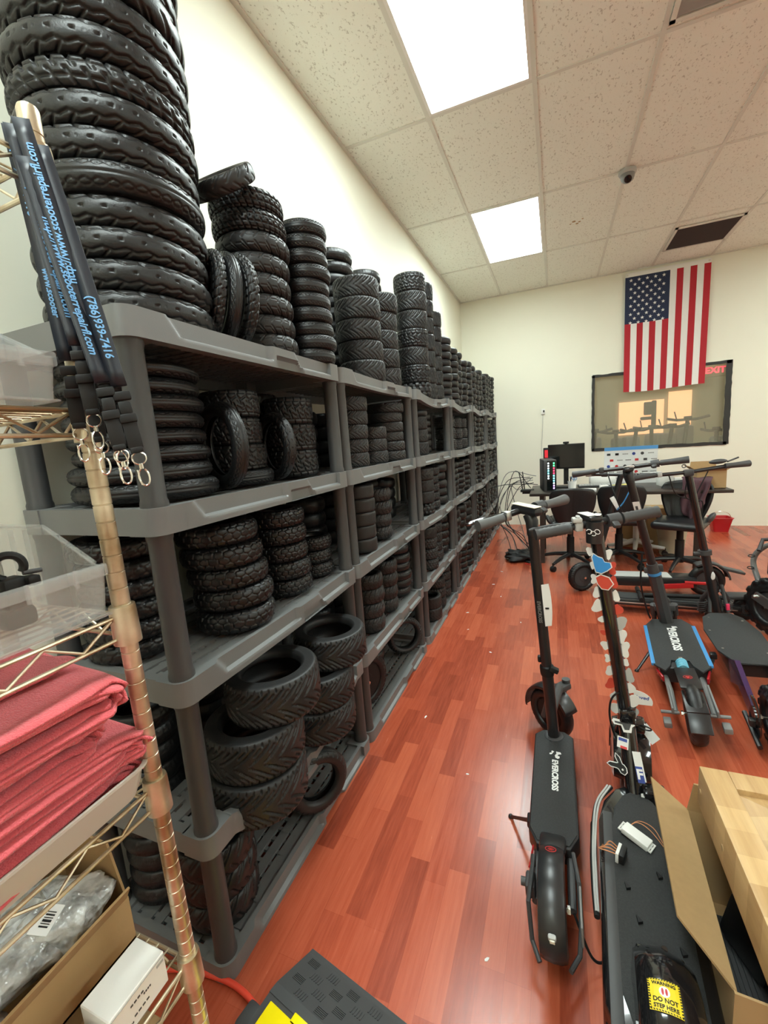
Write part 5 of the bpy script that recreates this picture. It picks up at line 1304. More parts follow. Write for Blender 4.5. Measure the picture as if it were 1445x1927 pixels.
# ------------------------------------------------------------------ office end of the room
M['pane'] = mat('dim_window_glass', (0.42, 0.40, 0.30), 0.06, alpha=0.30, spec=0.6)
M['frameblk'] = mat('rough_black_tape', (0.020, 0.020, 0.018), 0.6)
M['desktop'] = mat('dark_brown_laminate', (0.030, 0.022, 0.018), 0.35)
M['blackleather'] = mat('black_leatherette', (0.012, 0.012, 0.013), 0.38, bump=0.2, bscale=120)
M['screen'] = mat('dark_screen', (0.006, 0.008, 0.008), 0.10)
M['plum'] = mat('plum_cloth', (0.095, 0.042, 0.052), 0.85, noise=0.15, nscale=30, bump=0.3, bscale=200)
M['beige'] = mat('beige_plastic', (0.50, 0.47, 0.33), 0.5)
M['poster'] = mat('poster_white', (0.78, 0.79, 0.78), 0.4)
M['posterblue'] = mat('poster_blue', (0.10, 0.33, 0.68), 0.4)
M['redtub'] = mat('red_bucket', (0.50, 0.012, 0.018), 0.3)
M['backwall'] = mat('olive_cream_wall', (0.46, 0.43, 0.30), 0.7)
M['warm'] = mat('sunlit_blind', (0.8, 0.5, 0.3), 0.8, emit=(1.0, 0.46, 0.22), estr=1.9)
M['exitred'] = mat('lit_exit_letters', (0.8, 0.05, 0.05), 0.5, emit=(1.0, 0.06, 0.10), estr=3.0)
M['flagred'] = mat('flag_red', (0.42, 0.012, 0.022), 0.75, bump=0.1, bscale=300)
M['flagblue'] = mat('flag_blue', (0.012, 0.022, 0.060), 0.75, bump=0.1, bscale=300)
M['flagwhite'] = mat('flag_white', (0.78, 0.77, 0.73), 0.75, bump=0.1, bscale=300)
for nm, c in (('ledr', (1, .05, .12)), ('ledg', (.1, 1, .3)), ('ledc', (.2, .9, 1)), ('ledv', (.7, .35, 1)), ('ledw', (.75, .95, 1))):
    M[nm] = mat('light_'+nm, c, 0.4, emit=c, estr=3.0)

# window: taped black frame, pane, and the shop beyond it
def strip(p0, p1, wd, seed):
    rng = random.Random(seed); n = 26; p0, p1 = Vector(p0), Vector(p1); d = (p1-p0).normalized(); nn = Vector((-d.z, 0, d.x)); b = MB()
    up = [p0.lerp(p1, i/n)+nn*(wd/2+rng.uniform(-.004, .004)) for i in range(n+1)]; dn = [p0.lerp(p1, i/n)-nn*(wd/2+rng.uniform(-.004, .004)) for i in range(n+1)]
    vs = up+dn+[v+Vector((0, .012, 0)) for v in up]+[v+Vector((0, .012, 0)) for v in dn]; m_ = n+1
    fs = [(i, i+1, m_+i+1, m_+i) for i in range(n)]+[(i+1, i, 2*m_+i, 2*m_+i+1) for i in range(n)]+[(m_+i, m_+i+1, 3*m_+i+1, 3*m_+i) for i in range(n)]+[(0, m_, 3*m_, 2*m_), (n, 2*m_+n, 3*m_+n, m_+n)]
    return b.add(vs, fs)
YF = WY1-.010
wr = bpy.data.objects.new('window_1', None); COL.objects.link(wr); wr.location = ((wx0+wx1)/2, WY1, (wz0+wz1)/2); tag(wr, kind='structure')
cx, cz = (wx0+wx1)/2, (wz0+wz1)/2
for a, b_, wd, sd in (((wx0-.01, YF, wz0+.005), (wx1+.01, YF, wz0+.005), .040, 1), ((wx0-.01, YF, wz1-.0), (wx1+.02, YF, wz1-.0), .036, 2), ((wx0, YF, wz0-.01), (wx0, YF, wz1+.01), .034, 3), ((wx1, YF, wz0-.01), (wx1, YF, wz1+.02), .062, 4)):
    o = strip(a, b_, wd, sd).build('window_frame', M['frameblk'], wr, smooth=0); o.location = (-cx, -WY1, -cz)
o = MB().box((0, .05, 0), (wx1-wx0, .006, wz1-wz0)).build('window_pane', M['pane'], wr, smooth=0)
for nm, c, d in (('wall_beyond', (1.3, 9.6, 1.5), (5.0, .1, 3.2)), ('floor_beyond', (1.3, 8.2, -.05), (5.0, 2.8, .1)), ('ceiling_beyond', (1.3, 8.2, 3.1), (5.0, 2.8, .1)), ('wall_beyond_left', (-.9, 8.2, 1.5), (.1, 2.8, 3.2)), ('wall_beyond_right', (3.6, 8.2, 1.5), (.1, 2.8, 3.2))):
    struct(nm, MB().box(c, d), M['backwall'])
t = thing('ceiling_light', 'unseen lamp added to light the shop beyond the window, above its top edge', 'ceiling light', (1.5, 8.0, 3.03)); MB().box((0, 0, 0), (1.2, .6, .03)).build('diffuser', mat('dim_diffuser', (.8, .8, .7), .5, emit=(1, .93, .72), estr=14.0), t, smooth=0); MB().box((0, 0, .02), (1.24, .64, .02)).build('frame', M['white'], t, smooth=0)  # lamp itself is never in view, added to brighten the room behind the pane
t = thing('glowing_doorway', 'warm glowing shop opening seen through the dark window, a figure-like hanging before it', 'doorway', (1.50, 9.53, 1.50)); MB().box((0, 0, 0), (.74, .02, .62)).build('sunlit_panel', M['warm'], t, smooth=0)
b = MB(); b.rbox((.10, -.06, .16), (.13, .06, .24), .02); b.rbox((.20, -.06, .05), (.08, .05, .50), .02); b.rbox((.08, -.06, -.02), (.20, .05, .06), .02); b.build('dark_hanging', M['dkgrey'], t)
t = thing('glowing_blind', 'second warm glowing blind, right of the first through the window', 'blind', (2.12, 9.53, 1.60)); MB().box((0, 0, 0), (.36, .02, .66)).build('sunlit_panel', M['warm'], t, smooth=0)
t = thing('exit_sign', 'red lit exit sign seen through the upper right of the window', 'sign', (2.315, 8.4, 2.126)); MB().rbox((0, 0, 0), (.36, .05, .19), .008).build('sign_box', M['backwall'], t); MB().cyl((0, 0, .09), (0, 0, .925), .012).build('hanger', M['ltgrey'], t)
vs, fs = text_mesh('EXIT', .13, .004, .003); MB().add(vs, fs, TR((0, -.028, 0), RX(PI/2))).build('lettering', M['exitred'], t, smooth=0)
for k, (x, y, h_, hw, yw) in enumerate([(.62, 8.3, 1.30, .27, .2), (.98, 8.6, 1.26, .25, -.3), (1.22, 8.2, 1.28, .28, .4), (1.50, 8.5, 1.30, .27, -.2), (1.72, 8.2, 1.30, .25, .3), (2.0, 8.5, 1.40, .30, .1), (2.35, 8.3, 1.20, .20, -.4)]):
    t = thing('parked_scooter', ['leftmost', 'second', 'third', 'middle', 'fifth', 'sixth', 'rightmost'][k]+' of the scooters parked in the shop beyond the window', 'scooter', (x, y, 0), (0, 0, yw), 'scooters parked beyond the window')
    b = MB(); b.tube([(0, .25, .15), (0, -.02, h_)], .03, 8); b.build('stem', M['dkgrey'], t)
    b = MB(); b.tube([(-hw, -.05, h_+.03), (-hw*.5, 0, h_), (hw*.5, 0, h_), (hw, -.05, h_+.04)], .022, 8); b.rbox((0, -.03, h_+.03), (.10, .08, .05), .01); b.tube([(-.14, .02, h_), (-.17, .05, h_+.14)], .010, 6); b.build('handlebar', M['dkgrey'], t)
    b = MB(); b.rbox((0, -.25, .17), (.18, .6, .08), .02); b.build('deck', M['dkgrey'], t)
    b = MB(); b.rbox((.02, .16, h_-.27), (.26, .16, .36), .05); b.build('front_bag', M['grey'], t)
    for yy in (.32, -.62): wheel_part(t, 'wheel', (0, yy, .12), .12, .06, PI/2, 'slick', 'dkgrey')

# flag hung vertically
fx0, fx1, fz0, fz1 = .835, 1.742, 1.815, 3.235
fl_ = thing('flag', 'United States flag hung with vertical stripes from the ceiling, overlapping the window', 'flag', ((fx0+fx1)/2, WY1-.025, fz1))
FW, FH = fx1-fx0, fz1-fz0
def fw(u, v):   # u across 0..1, v down 0..1 ; the cloth narrows and ripples a little
    x = (u-.5)*FW*(1-.015*v)-.008*v; return (x, -.010-.006*math.sin(u*14+1.5*v)*v-.018*v*(u-.3)*.4, -FH*v-.012*v*math.sin(u*5))
b = MB(); nu = 13; cu, cv = 7, .425
for i in range(13):
    for k in range(2):
        u0, u1 = i/13+k/26, i/13+(k+1)/26; nv = 30
        for j in range(nv):
            v0, v1 = j/nv, (j+1)/nv
            b.cur = 2 if (i < cu and v1 <= cv+.004) else (0 if i % 2 == 0 else 1)
            b.add([fw(u0, v0), fw(u1, v0), fw(u1, v1), fw(u0, v1)], [(0, 3, 2, 1)])
b.cur = 1
def star(u, v, r):
    c = fw(u, v); P = []
    for k in range(10):
        a = PI/2+2*PI*k/10; rr = r if k % 2 == 0 else r*.40; P.append((c[0]+rr*math.cos(a), c[1]-.0025, c[2]+rr*math.sin(a)))
    b.add([(c[0], c[1]-.0025, c[2])]+P, [(0, 1+k, 1+(k+1) % 10) for k in range(10)])
for r in range(11):
    n = 5 if r % 2 == 0 else 4
    for q in range(n): star((cu/13)*((q+.72+(0 if n == 5 else .5))/5.45), cv*(r+.9)/11.8, .0225)
b.build('cloth', [M['flagred'], M['flagwhite'], M['flagblue']], fl_, smooth=0)
b = MB(); b.box((0, -.008, .022), (FW, .006, .050)); hs = b.build('header_band', M['flagwhite'], fl_, smooth=0)
for s in (-1, 1):
    b = MB(); b.lathe([(.004, 0), (.010, 0), (.010, .002), (.004, .002)], 14, TR((s*(FW/2-.022), -.011, .022), RX(PI/2)), closed=True); b.build('grommet', M['chrome'], hs)

# small white device with its cable
t = thing('wall_sensor', 'small white sensor box on the far wall with a thin cable hanging from it', 'sensor', (-.168, WY1-.013, 1.655))
MB().rbox((0, 0, 0), (.052, .024, .075), .006).build('sensor_body', M['white'], t)
MB().rbox((.008, -.012, .004), (.020, .004, .032), .003).build('sensor_window', M['black'], t)
MB().tube(spline([(-.006, 0, -.035), (-.010, .004, -.2), (-.022, .006, -.42), (-.026, .006, -.55), (-.01, .0, -.9)], 6), .0028, 6).build('cable', M['ltgrey'], t)
# ceiling: dome camera and grilles
t = thing('dome_camera', 'small grey dome security camera on the ceiling grid', 'camera', (.525, 4.165, H-.002))
b = MB(); b.lathe([(0, 0), (.062, 0), (.064, -.018), (.055, -.030), (0, -.030)], 28); b.build('base', M['ltgrey'], t)
b = MB(); b.sphere((0, -.006, -.040), .050, (1, 1, 1), 20, 12); b.build('eyeball', M['grey'], t)
b = MB(); b.lathe([(0, -.058), (.026, -.054), (.026, -.044), (0, -.044)], 20, TR((0, -.006, -.040), RX(-.75) @ RZ(.3))); b.build('lens', M['screen'], t)
def grille(label, x0, x1, y0, y1, m, nsl, along='x'):
    t = thing('air_grille', label, 'vent', ((x0+x1)/2, (y0+y1)/2, H)); dx, dy = x1-x0, y1-y0
    b = MB()
    for s in (-1, 1): b.box((s*(dx/2-.012), 0, -.006), (.024, dy, .012)); b.box((0, s*(dy/2-.012), -.006), (dx, .024, .012))
    b.build('frame', M['tbar'], t, smooth=0)
    MB().box((0, 0, -.0005), (dx-.048, dy-.048, .003)).build('duct_opening', M['black'], t, smooth=0)
    b = MB()
    for i in range(nsl):
        if along == 'x': b.box((0, -dy/2+.03+(dy-.06)*(i+.5)/nsl, -.006), (dx-.05, .0035, .010), RX(.6))
        else: b.box((-dx/2+.03+(dx-.06)*(i+.5)/nsl, 0, -.006), (.0035, dy-.05, .010), RY(.6))
    b.build('louver', M[m], t, smooth=0)
grille('dark ceiling return grille just above the flag', 1.145, 1.73, 5.56, 6.17, 'dkgrey', 34)
grille('grey ceiling grille cut by the top right corner of the view', .53, 1.115, 2.27, 2.86, 'ltgrey', 40)
b = MB(); b.add([(0, 0, 0)], []); 
t = thing('ceiling_stain', 'small cluster of brown stains on a ceiling tile above the scooters', 'stain', (.17, 4.85, H+.003))
for k, (x, y, r) in enumerate([(0, 0, .018), (.05, .03, .012), (.075, -.02, .010), (.03, .06, .014), (-.03, .04, .009)]):
    MB().lathe([(0, 0), (r, 0), (r*.8, -.0012), (0, -.0012)], 10, TR((x, y, 0))).build('spot', M['kraft'], t)

# desk
dk_ = thing('desk', 'long dark brown desk by the far wall behind three black chairs', 'desk', (.60, 4.98, 0))
MB().rbox((0, 0, .735), (1.72, .72, .030), .004).build('desktop', M['desktop'], dk_)
for sx in (-.74, .62):
    for sy in (-1, 1): MB().box((sx, sy*.30, .36), (.045, .045, .72)).build('leg', M['desktop'], dk_, smooth=0)
    MB().box((sx, 0, .62), (.03, .56, .14)).build('end_panel', M['ltgrey'], dk_, smooth=0)
ZD = .7505
def on_desk(name, label, cat, x, y, rz=0, group=None): return thing(name, label, cat, (x, y, ZD), (0, 0, rz), group)
t = on_desk('computer_tower', 'dark computer tower with coloured lights at the left end of the desk', 'computer', -.085, 4.93, .15)
MB().rbox((0, 0, .165), (.125, .34, .33), .006).build('case', M['dkgrey'], t)
MB().box((.012, -.1715, .165), (.090, .004, .31)).build('front_panel', M['screen'], t, smooth=0)
for k in range(11):
    for s, x in enumerate((-.018, .036)):
        if s == 0 and k < 4: continue
        mm = (['ledv', 'ledv', 'ledw', 'ledc', 'ledc', 'ledc', 'ledr', 'ledr', 'ledr', 'ledg', 'ledg'] if s else ['ledw']*6+['ledc', 'ledc', 'ledw', 'ledw', 'ledw'])[k]
        MB().box((x, -.1745, .035+.026*k), (.014, .003, .016)).build('led', M[mm], t, smooth=0)
t = on_desk('monitor', 'black flat monitor with a webcam, beside the glowing computer tower', 'monitor', .10, 5.10, -.06)
MB().rbox((0, 0, .34), (.37, .022, .27), .004).build('bezel', M['black'], t); MB().box((0, -.0125, .345), (.355, .002, .245)).build('screen', M['screen'], t, smooth=0)
b = MB(); b.box((0, .02, .13), (.05, .02, .20)); b.rbox((0, 0, .006), (.20, .15, .012), .004); b.build('stand', M['black'], t)
b = MB(); b.rbox((.0, -.006, .489), (.060, .024, .022), .005); b.rbox((0, 0, .477), (.03, .03, .01), .002); b.build('webcam', M['black'], t)
t = on_desk('red_light_box', 'dark box glowing red behind the computer tower', 'computer', -.07, 5.22); MB().rbox((0, 0, .22), (.13, .12, .44), .005).build('case', M['black'], t); MB().box((0, -.062, .375), (.10, .004, .085)).build('red_glow', mat('red_glow', (.6, .02, .03), .4, emit=(1, .03, .05), estr=.5), t, smooth=0)
t = on_desk('pen_cup', 'white patterned cup of pens and blue scissors on the desk', 'cup', .150, 4.76)
b = MB(); b.lathe([(0, 0), (.034, 0), (.043, .105), (.040, .105), (.032, .004), (0, .004)], 20); b.build('cup_body', M['stkwhite'], t)
b = MB(); b.tube(ring_pts((.012, 0, .135), .016, 0, 2*PI, 16, (1, 0, 0), (0, 0, 1)), .0035, 6); b.tube(ring_pts((.030, .01, .128), .014, 0, 2*PI, 16, (1, 0, 0), (0, 0, 1)), .0035, 6); b.cyl((.012, 0, .02), (.014, 0, .122), .003, n=6); b.build('scissors_handle', M['blue'], t)
for k, (x, a) in enumerate([(-.018, -.25), (-.008, -.1), (-.022, .15)]): MB().cyl((x, .006, .01), (x+a*.1, .01, .150), .0035, n=8).build('pen', M['black'], t)
t = on_desk('keyboard', 'grey keyboard on the desk in front of the white sponsor board', 'keyboard', .42, 5.10, .05); b = MB(); b.rbox((0, 0, .010), (.40, .14, .018), .004); b.build('base', M['dkgrey'], t)
b = MB()
for i in range(14):
    for j in range(5): b.box((-.18+.0277*i, -.05+.025*j, .021), (.022, .020, .006))
b.build('keys', M['ltgrey'], t, smooth=0)
t = on_desk('white_tray', 'white plastic case on the desk behind the keyboard', 'case', .47, 5.24); MB().rbox((0, 0, .055), (.26, .12, .11), .025).build('case_body', M['white'], t)
for k, (x, y, dx, dy, dz, rz, m) in enumerate([(.27, 4.71, .20, .085, .028, -.05, 'white'), (.44, 4.73, .075, .07, .055, .1, 'white'), (1.02, 5.05, .12, .12, .12, .1, 'white'), (1.15, 5.02, .11, .12, .075, -.1, 'white')]):
    t = on_desk('small_box', ['long flat white box at the front edge of the desk', 'small white power box beside the long flat white box', 'white carton right of the sponsor board', 'low white carton between the tall one and kraft box'][k], 'box', x, y, rz, 'white boxes on the desk'); MB().rbox((0, 0, dz/2), (dx, dy, dz), .003).build('box_body', M[m], t)
t = on_desk('yellow_papers', 'crumpled yellow packet on the desk behind the middle chair', 'packet', .62, 4.90, .2); b = MB(); b.add(*lump(.09, .05, .018, 51, amp=.3), TR((0, 0, .02))); b.build('packet', mat('yellow_film', (.62, .55, .16), .5), t)
t = thing('sponsor_board', 'white board with a blue top band and rows of small logos, below the window', 'board', (.745, 5.33, ZD), (.10, 0, 0))
MB().box((0, 0, .20), (.505, .010, .40)).build('board', M['poster'], t, smooth=0); MB().box((0, -.006, .385), (.505, .003, .036)).build('blue_band', M['posterblue'], t, smooth=0)
rg_ = random.Random(3)
for r in range(5):
    for q in range(6):
        x, z = -.20+.08*q+(.02 if r % 2 else -.01), .325-.066*r; k = rg_.randint(0, 3); b = MB()
        if k == 0: b.lathe([(.016, 0), (.016, .002), (0, .002)], 18, TR((x, -.005, z), RX(PI/2))); mm = rg_.choice(['redprint', 'dkgrey', 'navyprint'])
        elif k == 1: b.box((x, -.006, z), (.034, .002, .024)); mm = rg_.choice(['redprint', 'black', 'dkgrey'])
        else:
            mm = rg_.choice(['black', 'dkgrey', 'grey'])
            for i in range(5): b.box((x-.022+.011*i, -.006, z), (.008, .002, .009))
        b.build('logo', M[mm], t, smooth=0)
carton('cardboard_box', 'open kraft cardboard box at the right end of the desk', 1.205, 1.43, 4.72, 4.98, ZD, .915, {'+x': (.075, 1.0), '-y': (.07, 1.0), '-x': (.07, .9), '+y': (.07, .3)})
# cables heaped at the desk's left end, antenna router
t = thing('router', 'black router with upright antennas among the cables left of the desk', 'router', (-.30, 4.95, ZD-.02)); MB().rbox((0, 0, .012), (.14, .10, .024), .004).build('router_body', M['black'], t)
for k, (x, a) in enumerate([(-.05, -.04), (-.03, -.02)]): MB().cyl((x, .03, .02), (x+a, .04, .22), .006, .005, 10).build('antenna', M['black'], t)
MB().box((0, 0, -.010), (.10, .08, .02)).build('bracket', M['black'], t)
cr_ = random.Random(8)
for k in range(9):
    x = -.34-.02*k+cr_.uniform(-.03, .03); y = 5.0+cr_.uniform(-.12, .12); pts = [(-.20+cr_.uniform(-.08, .02), y, .78+cr_.uniform(-.03, .12)), (x-.05, y+.02, .86+cr_.uniform(-.15, .10)), (x-.10-cr_.uniform(0, .12), y, .55+cr_.uniform(-.2, .2)), (x, y-.03, .22), (x+.12+cr_.uniform(-.1, .15), y-.12, .006)]
    tag(MB().tube(spline(pts, 8), .0042, 6).build('cable', M['black' if k % 3 else 'grey'], smooth=60), 'loose cable drooping off the left end of the desk toward the floor', 'cable', 'loose cables at the left end of the desk')
t = lump_obj('cable_tangle', 'tangle of black wires on the floor at the far end of the racks', 'cable', (-.36, 4.75, .05), (.16, .12, .045), 77, M['black'], .5)
tag(MB().tube(spline([(-.31, 4.55, .02), (-.22, 4.35, .05), (-.16, 4.1, .012), (-.12, 3.9, .012), (-.10, 3.7, .012)], 8), .006, 8).build('red_cable', M['red'], smooth=60), 'thin red cable on the floor left of the office chairs', 'cable')

# office chairs
def chair(x, y, yaw, label, seat_vis=True, arms=True):
    t = thing('office_chair', label, 'chair', (x, y, 0), (0, 0, yaw), 'black office chairs at the desk')
    # local: +y is where the sitter faces
    P = []
    for i in range(15):
        v = i/14; z = .47+.36*v; hw = .135+.075*math.sin(min(1, v*1.35)*PI/2) if v < .8 else .21-.035*((v-.8)/.2)**2; row = []
        for j in range(13):
            u = -1+2*j/12; row.append((u*hw, -.21-.05*v+.055*u*u+.0*v, z-.02*u*u*(v > .8)))
        P.append(row)
    b = MB(); b.grid(P); b.build('backrest', M['blackleather'], t, smooth=60, solid=.030, subdiv=1)
    b = MB(); b.box((0, -.262, .65), (.004, .006, .28), RX(.13)); b.build('seam', M['black'], t)
    b = MB(); b.rbox((0, .0, .455), (.40, .40, .075), .035, seg=3); b.build('seat', M['blackleather'], t)
    for s in (-1, 1):
        b = MB(); b.sphere((s*.205, -.12, .50), .075, (.35, 1.0, .75), 14, 10, RY(s*.5)); b.build('side_wing', M['dkgrey'], t)
    b = MB(); b.cyl((0, 0, .12), (0, 0, .42), .028, n=18); b.cyl((0, 0, .09), (0, 0, .30), .036, n=18); b.box((0, 0, .415), (.18, .18, .02)); b.build('gas_column', M['black'], t)
    for k in range(5):
        a = 2*PI*k/5+.3; e = (math.cos(a)*.30, math.sin(a)*.30, .075)
        b = MB(); b.tube([(0, 0, .125), (e[0]*.5, e[1]*.5, .110), e], [.024, .019, .014], 10); lg = b.build('base_leg', M['satin'], t)
        b = MB(); b.cyl((e[0], e[1], .075), (e[0], e[1], .04), .008, n=8)
        tv = Vector((-math.sin(a), math.cos(a), 0)); b.cyl(Vector((e[0], e[1], .028))-tv*.020, Vector((e[0], e[1], .028))+tv*.020, .0275, n=16); b.build('caster', M['black'], lg)
    return t
chair(.130, 4.62, .06, 'black office chair in front of the computer tower, leftmost of three')
chair(.585, 4.78, -.05, 'middle black office chair, behind the white scooter label')
chair(1.055, 4.56, PI-.42, 'rightmost black office chair, a plum jacket over its back')
t = thing('jacket', 'plum coloured jacket draped over the right shoulder of the rightmost chair', 'jacket', (1.175, 4.735, 0), (0, 0, -.42))
P = []
for i in range(20):
    v = i/19; row = []
    for j in range(22):
        u = j/21; x = (-.10+.24*u)*(1-.25*v)+.02*math.sin(v*5)+.03*v; fold = .030*math.sin(u*17+2.5*v)*(.3+.7*v)
        if v < .3: y, z = .08-.16*(v/.3)+fold*.4, .845+.012*math.sin(PI*v/.3)+.006*math.sin(u*9)
        else: y, z = -.085-.03*(v-.3)+fold,   .845-(v-.3)*(.30+.22*math.sin(u*PI*.9+.3))
        row.append((x, y, z))
    P.append(row)
b = MB(); b.grid(P); b.build('cloth', M['plum'], t, smooth=70, solid=.008)
# under and beside the desk
t = thing('trash_bin', 'beige tapered plastic trash bin under the rightmost chair', 'bin', (1.12, 5.16, 0)); b = MB(); b.lathe([(0, 0), (.105, 0), (.140, .30), (.145, .315), (.138, .315), (.100, .006), (0, .006)], 28); b.build('bin_body', M['beige'], t)
t = thing('red_basket', 'small red plastic basket with a wire handle on the floor by the far wall', 'basket', (1.88, 6.35, 0)); b = MB()
shell(b, [[(x, y, 0) for x, y in rrect(.075, .075, .02)], [(x, y, .16) for x, y in rrect(.105, .105, .025)], [(x, y, .175) for x, y in rrect(.118, .118, .03)], [(x, y, .175) for x, y in rrect(.10, .10, .025)], [(x, y, .01) for x, y in rrect(.07, .07, .018)]]); b.build('basket_body', M['redtub'], t)
b = MB(); b.tube(bez((-.11, 0, .17), (-.10, 0, .27), (.10, 0, .27), (.11, 0, .17), 14), .004, 8); b.build('wire_handle', M['chrome'], t)
t = thing('white_chair_base', 'white five-legged chair base on the floor between the middle and right chairs', 'chair base', (.80, 5.20, 0))
for k in range(5):
    a = 2*PI*k/5-.5; e = Vector((math.cos(a)*.28, math.sin(a)*.28, .085)); b = MB(); b.tube([(0, 0, .14), e*.5+Vector((0, 0, .05)), e], [.026, .022, .016], 10); b.build('base_leg', M['white'], t); b = MB(); b.cyl(e-Vector((0, .02, .055)), e-Vector((0, -.02, .055)), .028, n=14); b.cyl(e, e-Vector((0, 0, .05)), .008, n=8); b.build('caster', M['black'], t)
b = MB(); b.cyl((0, 0, .10), (0, 0, .42), .03, n=16); b.rbox((0, 0, .46), (.34, .34, .07), .03); b.build('column', M['white'], t)
plain_box('cardboard_box', 'kraft carton under the desk, behind the beige trash bin', .93, 1.14, 5.36, 5.6, 0, .46, 'kraft', seam=False)
plain_box('cardboard_box', 'second kraft carton under the desk, left of the first', .66, .92, 5.42, 5.66, 0, .40, 'kraft', seam=False)

# ------------------------------------------------------------------ foreground right: carton and wooden drawer panel
M['pine'] = mat('pale_wood_dummy', (0.5, 0.3, 0.1), 0.5)
def pale_wood():
    m, N, L, B = new_mat('pale_rubberwood')
    tc = N.new('ShaderNodeTexCoord'); mp = N.new('ShaderNodeMapping'); mp.inputs['Scale'].default_value = (34, 2.2, 20); L.new(tc.outputs['Object'], mp.inputs['Vector'])
    n = N.new('ShaderNodeTexNoise'); n.inputs['Scale'].default_value = 2.0; n.inputs['Detail'].default_value = 7; n.inputs['Roughness'].default_value = .6; L.new(mp.outputs['Vector'], n.inputs['Vector'])
    mp2 = N.new('ShaderNodeMapping'); L.new(tc.outputs['Object'], mp2.inputs['Vector'])
    br = N.new('ShaderNodeTexBrick'); br.inputs['Scale'].default_value = 1.0; br.inputs['Brick Width'].default_value = .9; br.inputs['Row Height'].default_value = .062; br.inputs['Mortar Size'].default_value = .0003
    br.inputs['Color1'].default_value = (0, 0, 0, 1); br.inputs['Color2'].default_value = (1, 1, 1, 1); br.inputs['Mortar'].default_value = (.2, .2, .2, 1); L.new(mp2.outputs['Vector'], br.inputs['Vector'])
    a = N.new('ShaderNodeMath'); a.operation = 'MULTIPLY_ADD'; a.inputs[1].default_value = .35; L.new(br.outputs['Color'], a.inputs[0])
    g = N.new('ShaderNodeMath'); g.operation = 'MULTIPLY'; g.inputs[1].default_value = .75; L.new(n.outputs['Fac'], g.inputs[0]); L.new(g.outputs[0], a.inputs[2])
    cr = N.new('ShaderNodeValToRGB'); e = cr.color_ramp.elements; e[0].position = .2; e[0].color = (.36, .20, .075, 1); e[1].position = .8; e[1].color = (.62, .41, .19, 1)
    L.new(a.outputs[0], cr.inputs['Fac']); L.new(cr.outputs['Color'], B.inputs['Base Color']); B.inputs['Roughness'].default_value = .42
    return m
M['pine'] = pale_wood()
bx = carton('cardboard_box', 'large open cardboard box at the bottom right, its long flap over the scooter deck', .325, .90, .82, 1.27, 0, .285, {'-x': (.085, 1.30, .085), '+y': (.09, -.05)}, th=.005, tilt=(0, 0, -.055))
t = thing('wooden_drawer', 'pale wooden drawer panel laid across the open cardboard box', 'drawer', (.337, .63, .395), (0, 0, 0))
Wd, Ld, Hd, fr_ = .52, .56, .105, .060
b = MB()
for x0, x1, y0, y1 in ((0, fr_, 0, Ld), (Wd-fr_, Wd, 0, Ld), (fr_, Wd-fr_, 0, fr_), (fr_, Wd-fr_, Ld-fr_, Ld)): b.rbox(((x0+x1)/2, (y0+y1)/2, Hd/2), (x1-x0, y1-y0, Hd), .003)
b.build('frame', M['pine'], t)
b = MB(); x0, x1, y0, y1 = fr_-.001, Wd-fr_+.001, fr_-.001, Ld-fr_+.001; q = .045; zt, zb_ = Hd-.001, Hd-.014
b.add([(x0, y0, zb_), (x1, y0, zb_), (x1, y1, zb_), (x0, y1, zb_), (x0+q, y0+q, zt), (x1-q, y0+q, zt), (x1-q, y1-q, zt), (x0+q, y1-q, zt), (x0, y0, .01), (x1, y0, .01), (x1, y1, .01), (x0, y1, .01)], [(0, 1, 5, 4), (1, 2, 6, 5), (2, 3, 7, 6), (3, 0, 4, 7), (4, 5, 6, 7), (8, 11, 10, 9)])
b.build('raised_panel', M['pine'], t, smooth=0)
for y in (.54, .38, .10):
    b = MB(); b.lathe([(0, 0), (.007, 0), (.007, .0012), (0, .0012)], 12, TR((0, y, .045), RY(-PI/2))); b.build('dowel', M['kraft'], t)
def in_box(name, label, cat, c, d, m, R=None, bev=.01, group=None):
    t = MB(); t.rbox((0, 0, 0), d, bev, R); o = t.build(name, M[m]); o.location = c; return tag(o, label, cat, group)
t = thing('ribbed_mat', 'dark ribbed rubber mat lying in the open cardboard box', 'mat', (.48, 1.0, .010)); b = MB(); b.rbox((0, 0, .004), (.26, .46, .008), .002)
for i in range(22): b.box((-.12+.0114*i, 0, .010), (.005, .45, .005))
b.build('rubber', M['dkgrey'], t, smooth=0)
in_box('black_block', 'black rounded block on the mat, nearest in the open box', 'part', (.43, .90, .055), (.075, .085, .075), 'black', RZ(.3), .02)
in_box('black_housing', 'black tilted housing on the mat, under the white carton in the box', 'part', (.47, 1.13, .105), (.10, .13, .16), 'satin', RZ(.5) @ RX(.2), .015)
in_box('white_carton', 'small white carton poking out under the wooden drawer', 'box', (.475, 1.20, .235), (.08, .10, .06), 'white', RZ(.6), .003)
in_box('black_bracket', 'flat black bracket at the near end of the open box', 'part', (.40, .81, .05), (.05, .07, .09), 'black', RZ(-.3), .004)
plain_box('cardboard_box', 'closed kraft carton standing inside the open box, holding up the wooden drawer', .62, .84, .90, 1.16, .0065, .393, 'kraft', seam=False)
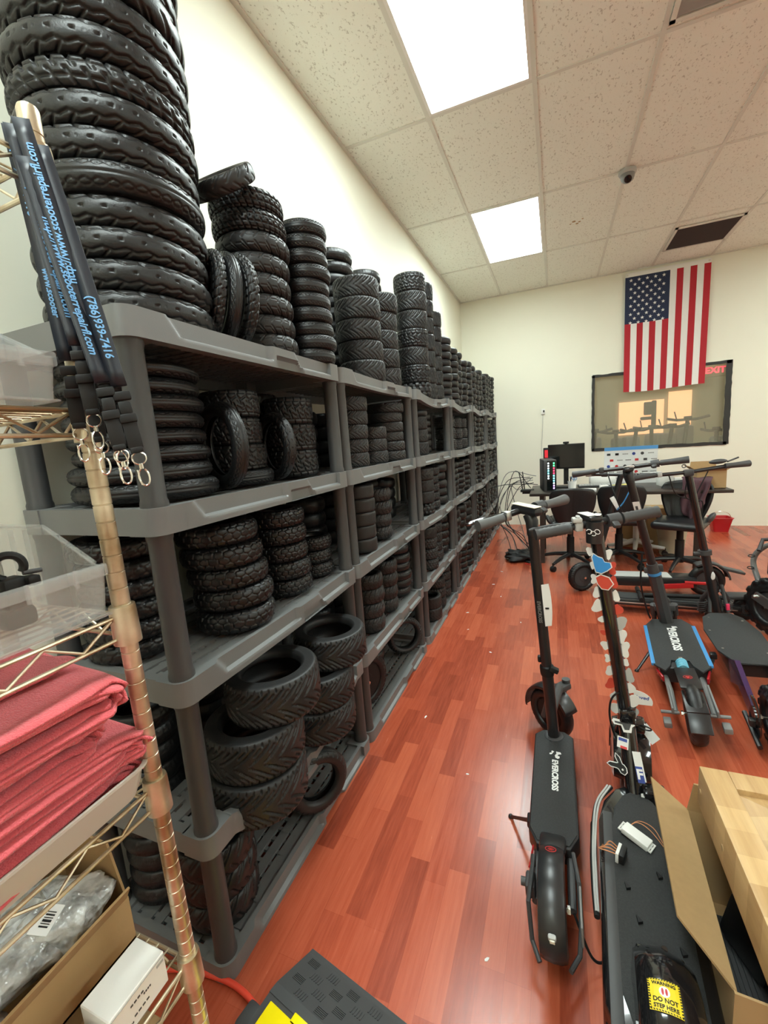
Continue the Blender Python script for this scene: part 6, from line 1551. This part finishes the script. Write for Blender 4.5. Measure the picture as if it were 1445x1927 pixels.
# cable ramp on the floor
t = thing('cable_ramp', 'black rubber cable protector ramp with a yellow lid at the bottom of the view', 'cable ramp', (-.640, .800, 0), (0, 0, math.radians(-11.5)))
L_ = 1.0; prof_ = [(0, 0), (.012, .004), (.125, .052), (.150, .056), (.150, 0)]
b = MB(); b.prism([(-y if False else y, z) for y, z in prof_], L_, Matrix(((0, 0, 1, 0), (-1, 0, 0, 0), (0, 1, 0, 0), (0, 0, 0, 1)))); b.build('ramp', M['dkgrey'], t, smooth=0)
b = MB(); b.prism([(-.290, 0), (-.270, .050), (-.150, .054), (-.150, 0)], L_, Matrix(((0, 0, 1, 0), (1, 0, 0, 0), (0, 1, 0, 0), (0, 0, 0, 1)))); b.build('far_ramp', M['dkgrey'], t, smooth=0)
b = MB()
for i in range(4):
    for j in range(14):
        cy, cx_ = -.030-.027*i, .035+.066*j+(.033 if i % 2 else 0); z = .004+(.048/.113)*(-cy-.012)+.0005; vert = (i+j) % 2
        for q in range(5):
            if vert: b.box((cx_-.014+.007*q, cy, z), (.0032, .020, .0026), RX(-.40))
            else: b.box((cx_, cy-.008+.004*q, z+.0017*(2-q)*-1*-1 if False else z-(-.008+.004*q)*.42), (.030, .0024, .0026), RX(-.40))
b.build('tread_bars', M['dkgrey'], t, smooth=0)
b = MB(); b.rbox((.05+.45, -.215, .057), (.96, .105, .010), .002)
for k in range(6): b.rbox((.115+.16*k, -.158, .0575), (.055, .022, .009), .002)
b.build('lid', mat('bright_yellow_plastic', (.90, .72, .0), .4), t)
for sx, nm in ((-.02, 'end_tongue'),):
    b = MB(); b.rbox((sx+.0, -.20, .02), (.05, .06, .03), .01); b.build(nm, M['dkgrey'], t)
tag(MB().tube(spline([(-1.05, .60, .012), (-.93, .64, .012), (-.80, .655, .012), (-.70, .635, .012), (-.62, .585, .012), (-.50, .50, .012), (-.40, .40, .012)], 8), .0075, 10).build('red_hose', mat('orange_red_hose', (.72, .06, .03), .35), smooth=60), 'orange-red air hose on the floor running under the wire rack', 'hose')
# scraps of paper on the boards
sc_ = random.Random(21)
for k, (x, y, s) in enumerate([(-.10, 2.30, .011), (-.55, 3.9, .012), (-.52, 4.3, .012), (-.66, 3.2, .010), (-.62, 1.86, .008), (-.25, 3.1, .008), (-.05, 2.45, .009), (-.35, 1.55, .006), (-.45, 3.6, .008), (-.18, .93, .006), (-.40, 2.6, .007), (-.60, 2.9, .007)]):
    b = MB(); b.prism([(s*1.3*math.cos(a)*sc_.uniform(.7, 1.2), s*.6*math.sin(a)*sc_.uniform(.7, 1.2)) for a in [0, 1.1, 2.2, 3.3, 4.4, 5.4]], .0012, TR((0, 0, 0), RZ(sc_.uniform(0, 3))))
    o = b.build('paper_scrap', M['stkwhite'], smooth=0); o.location = (x, y, .0004); tag(o, 'tiny pale scrap of litter lying on the wooden floor of the aisle', 'litter', 'scraps on the floor')
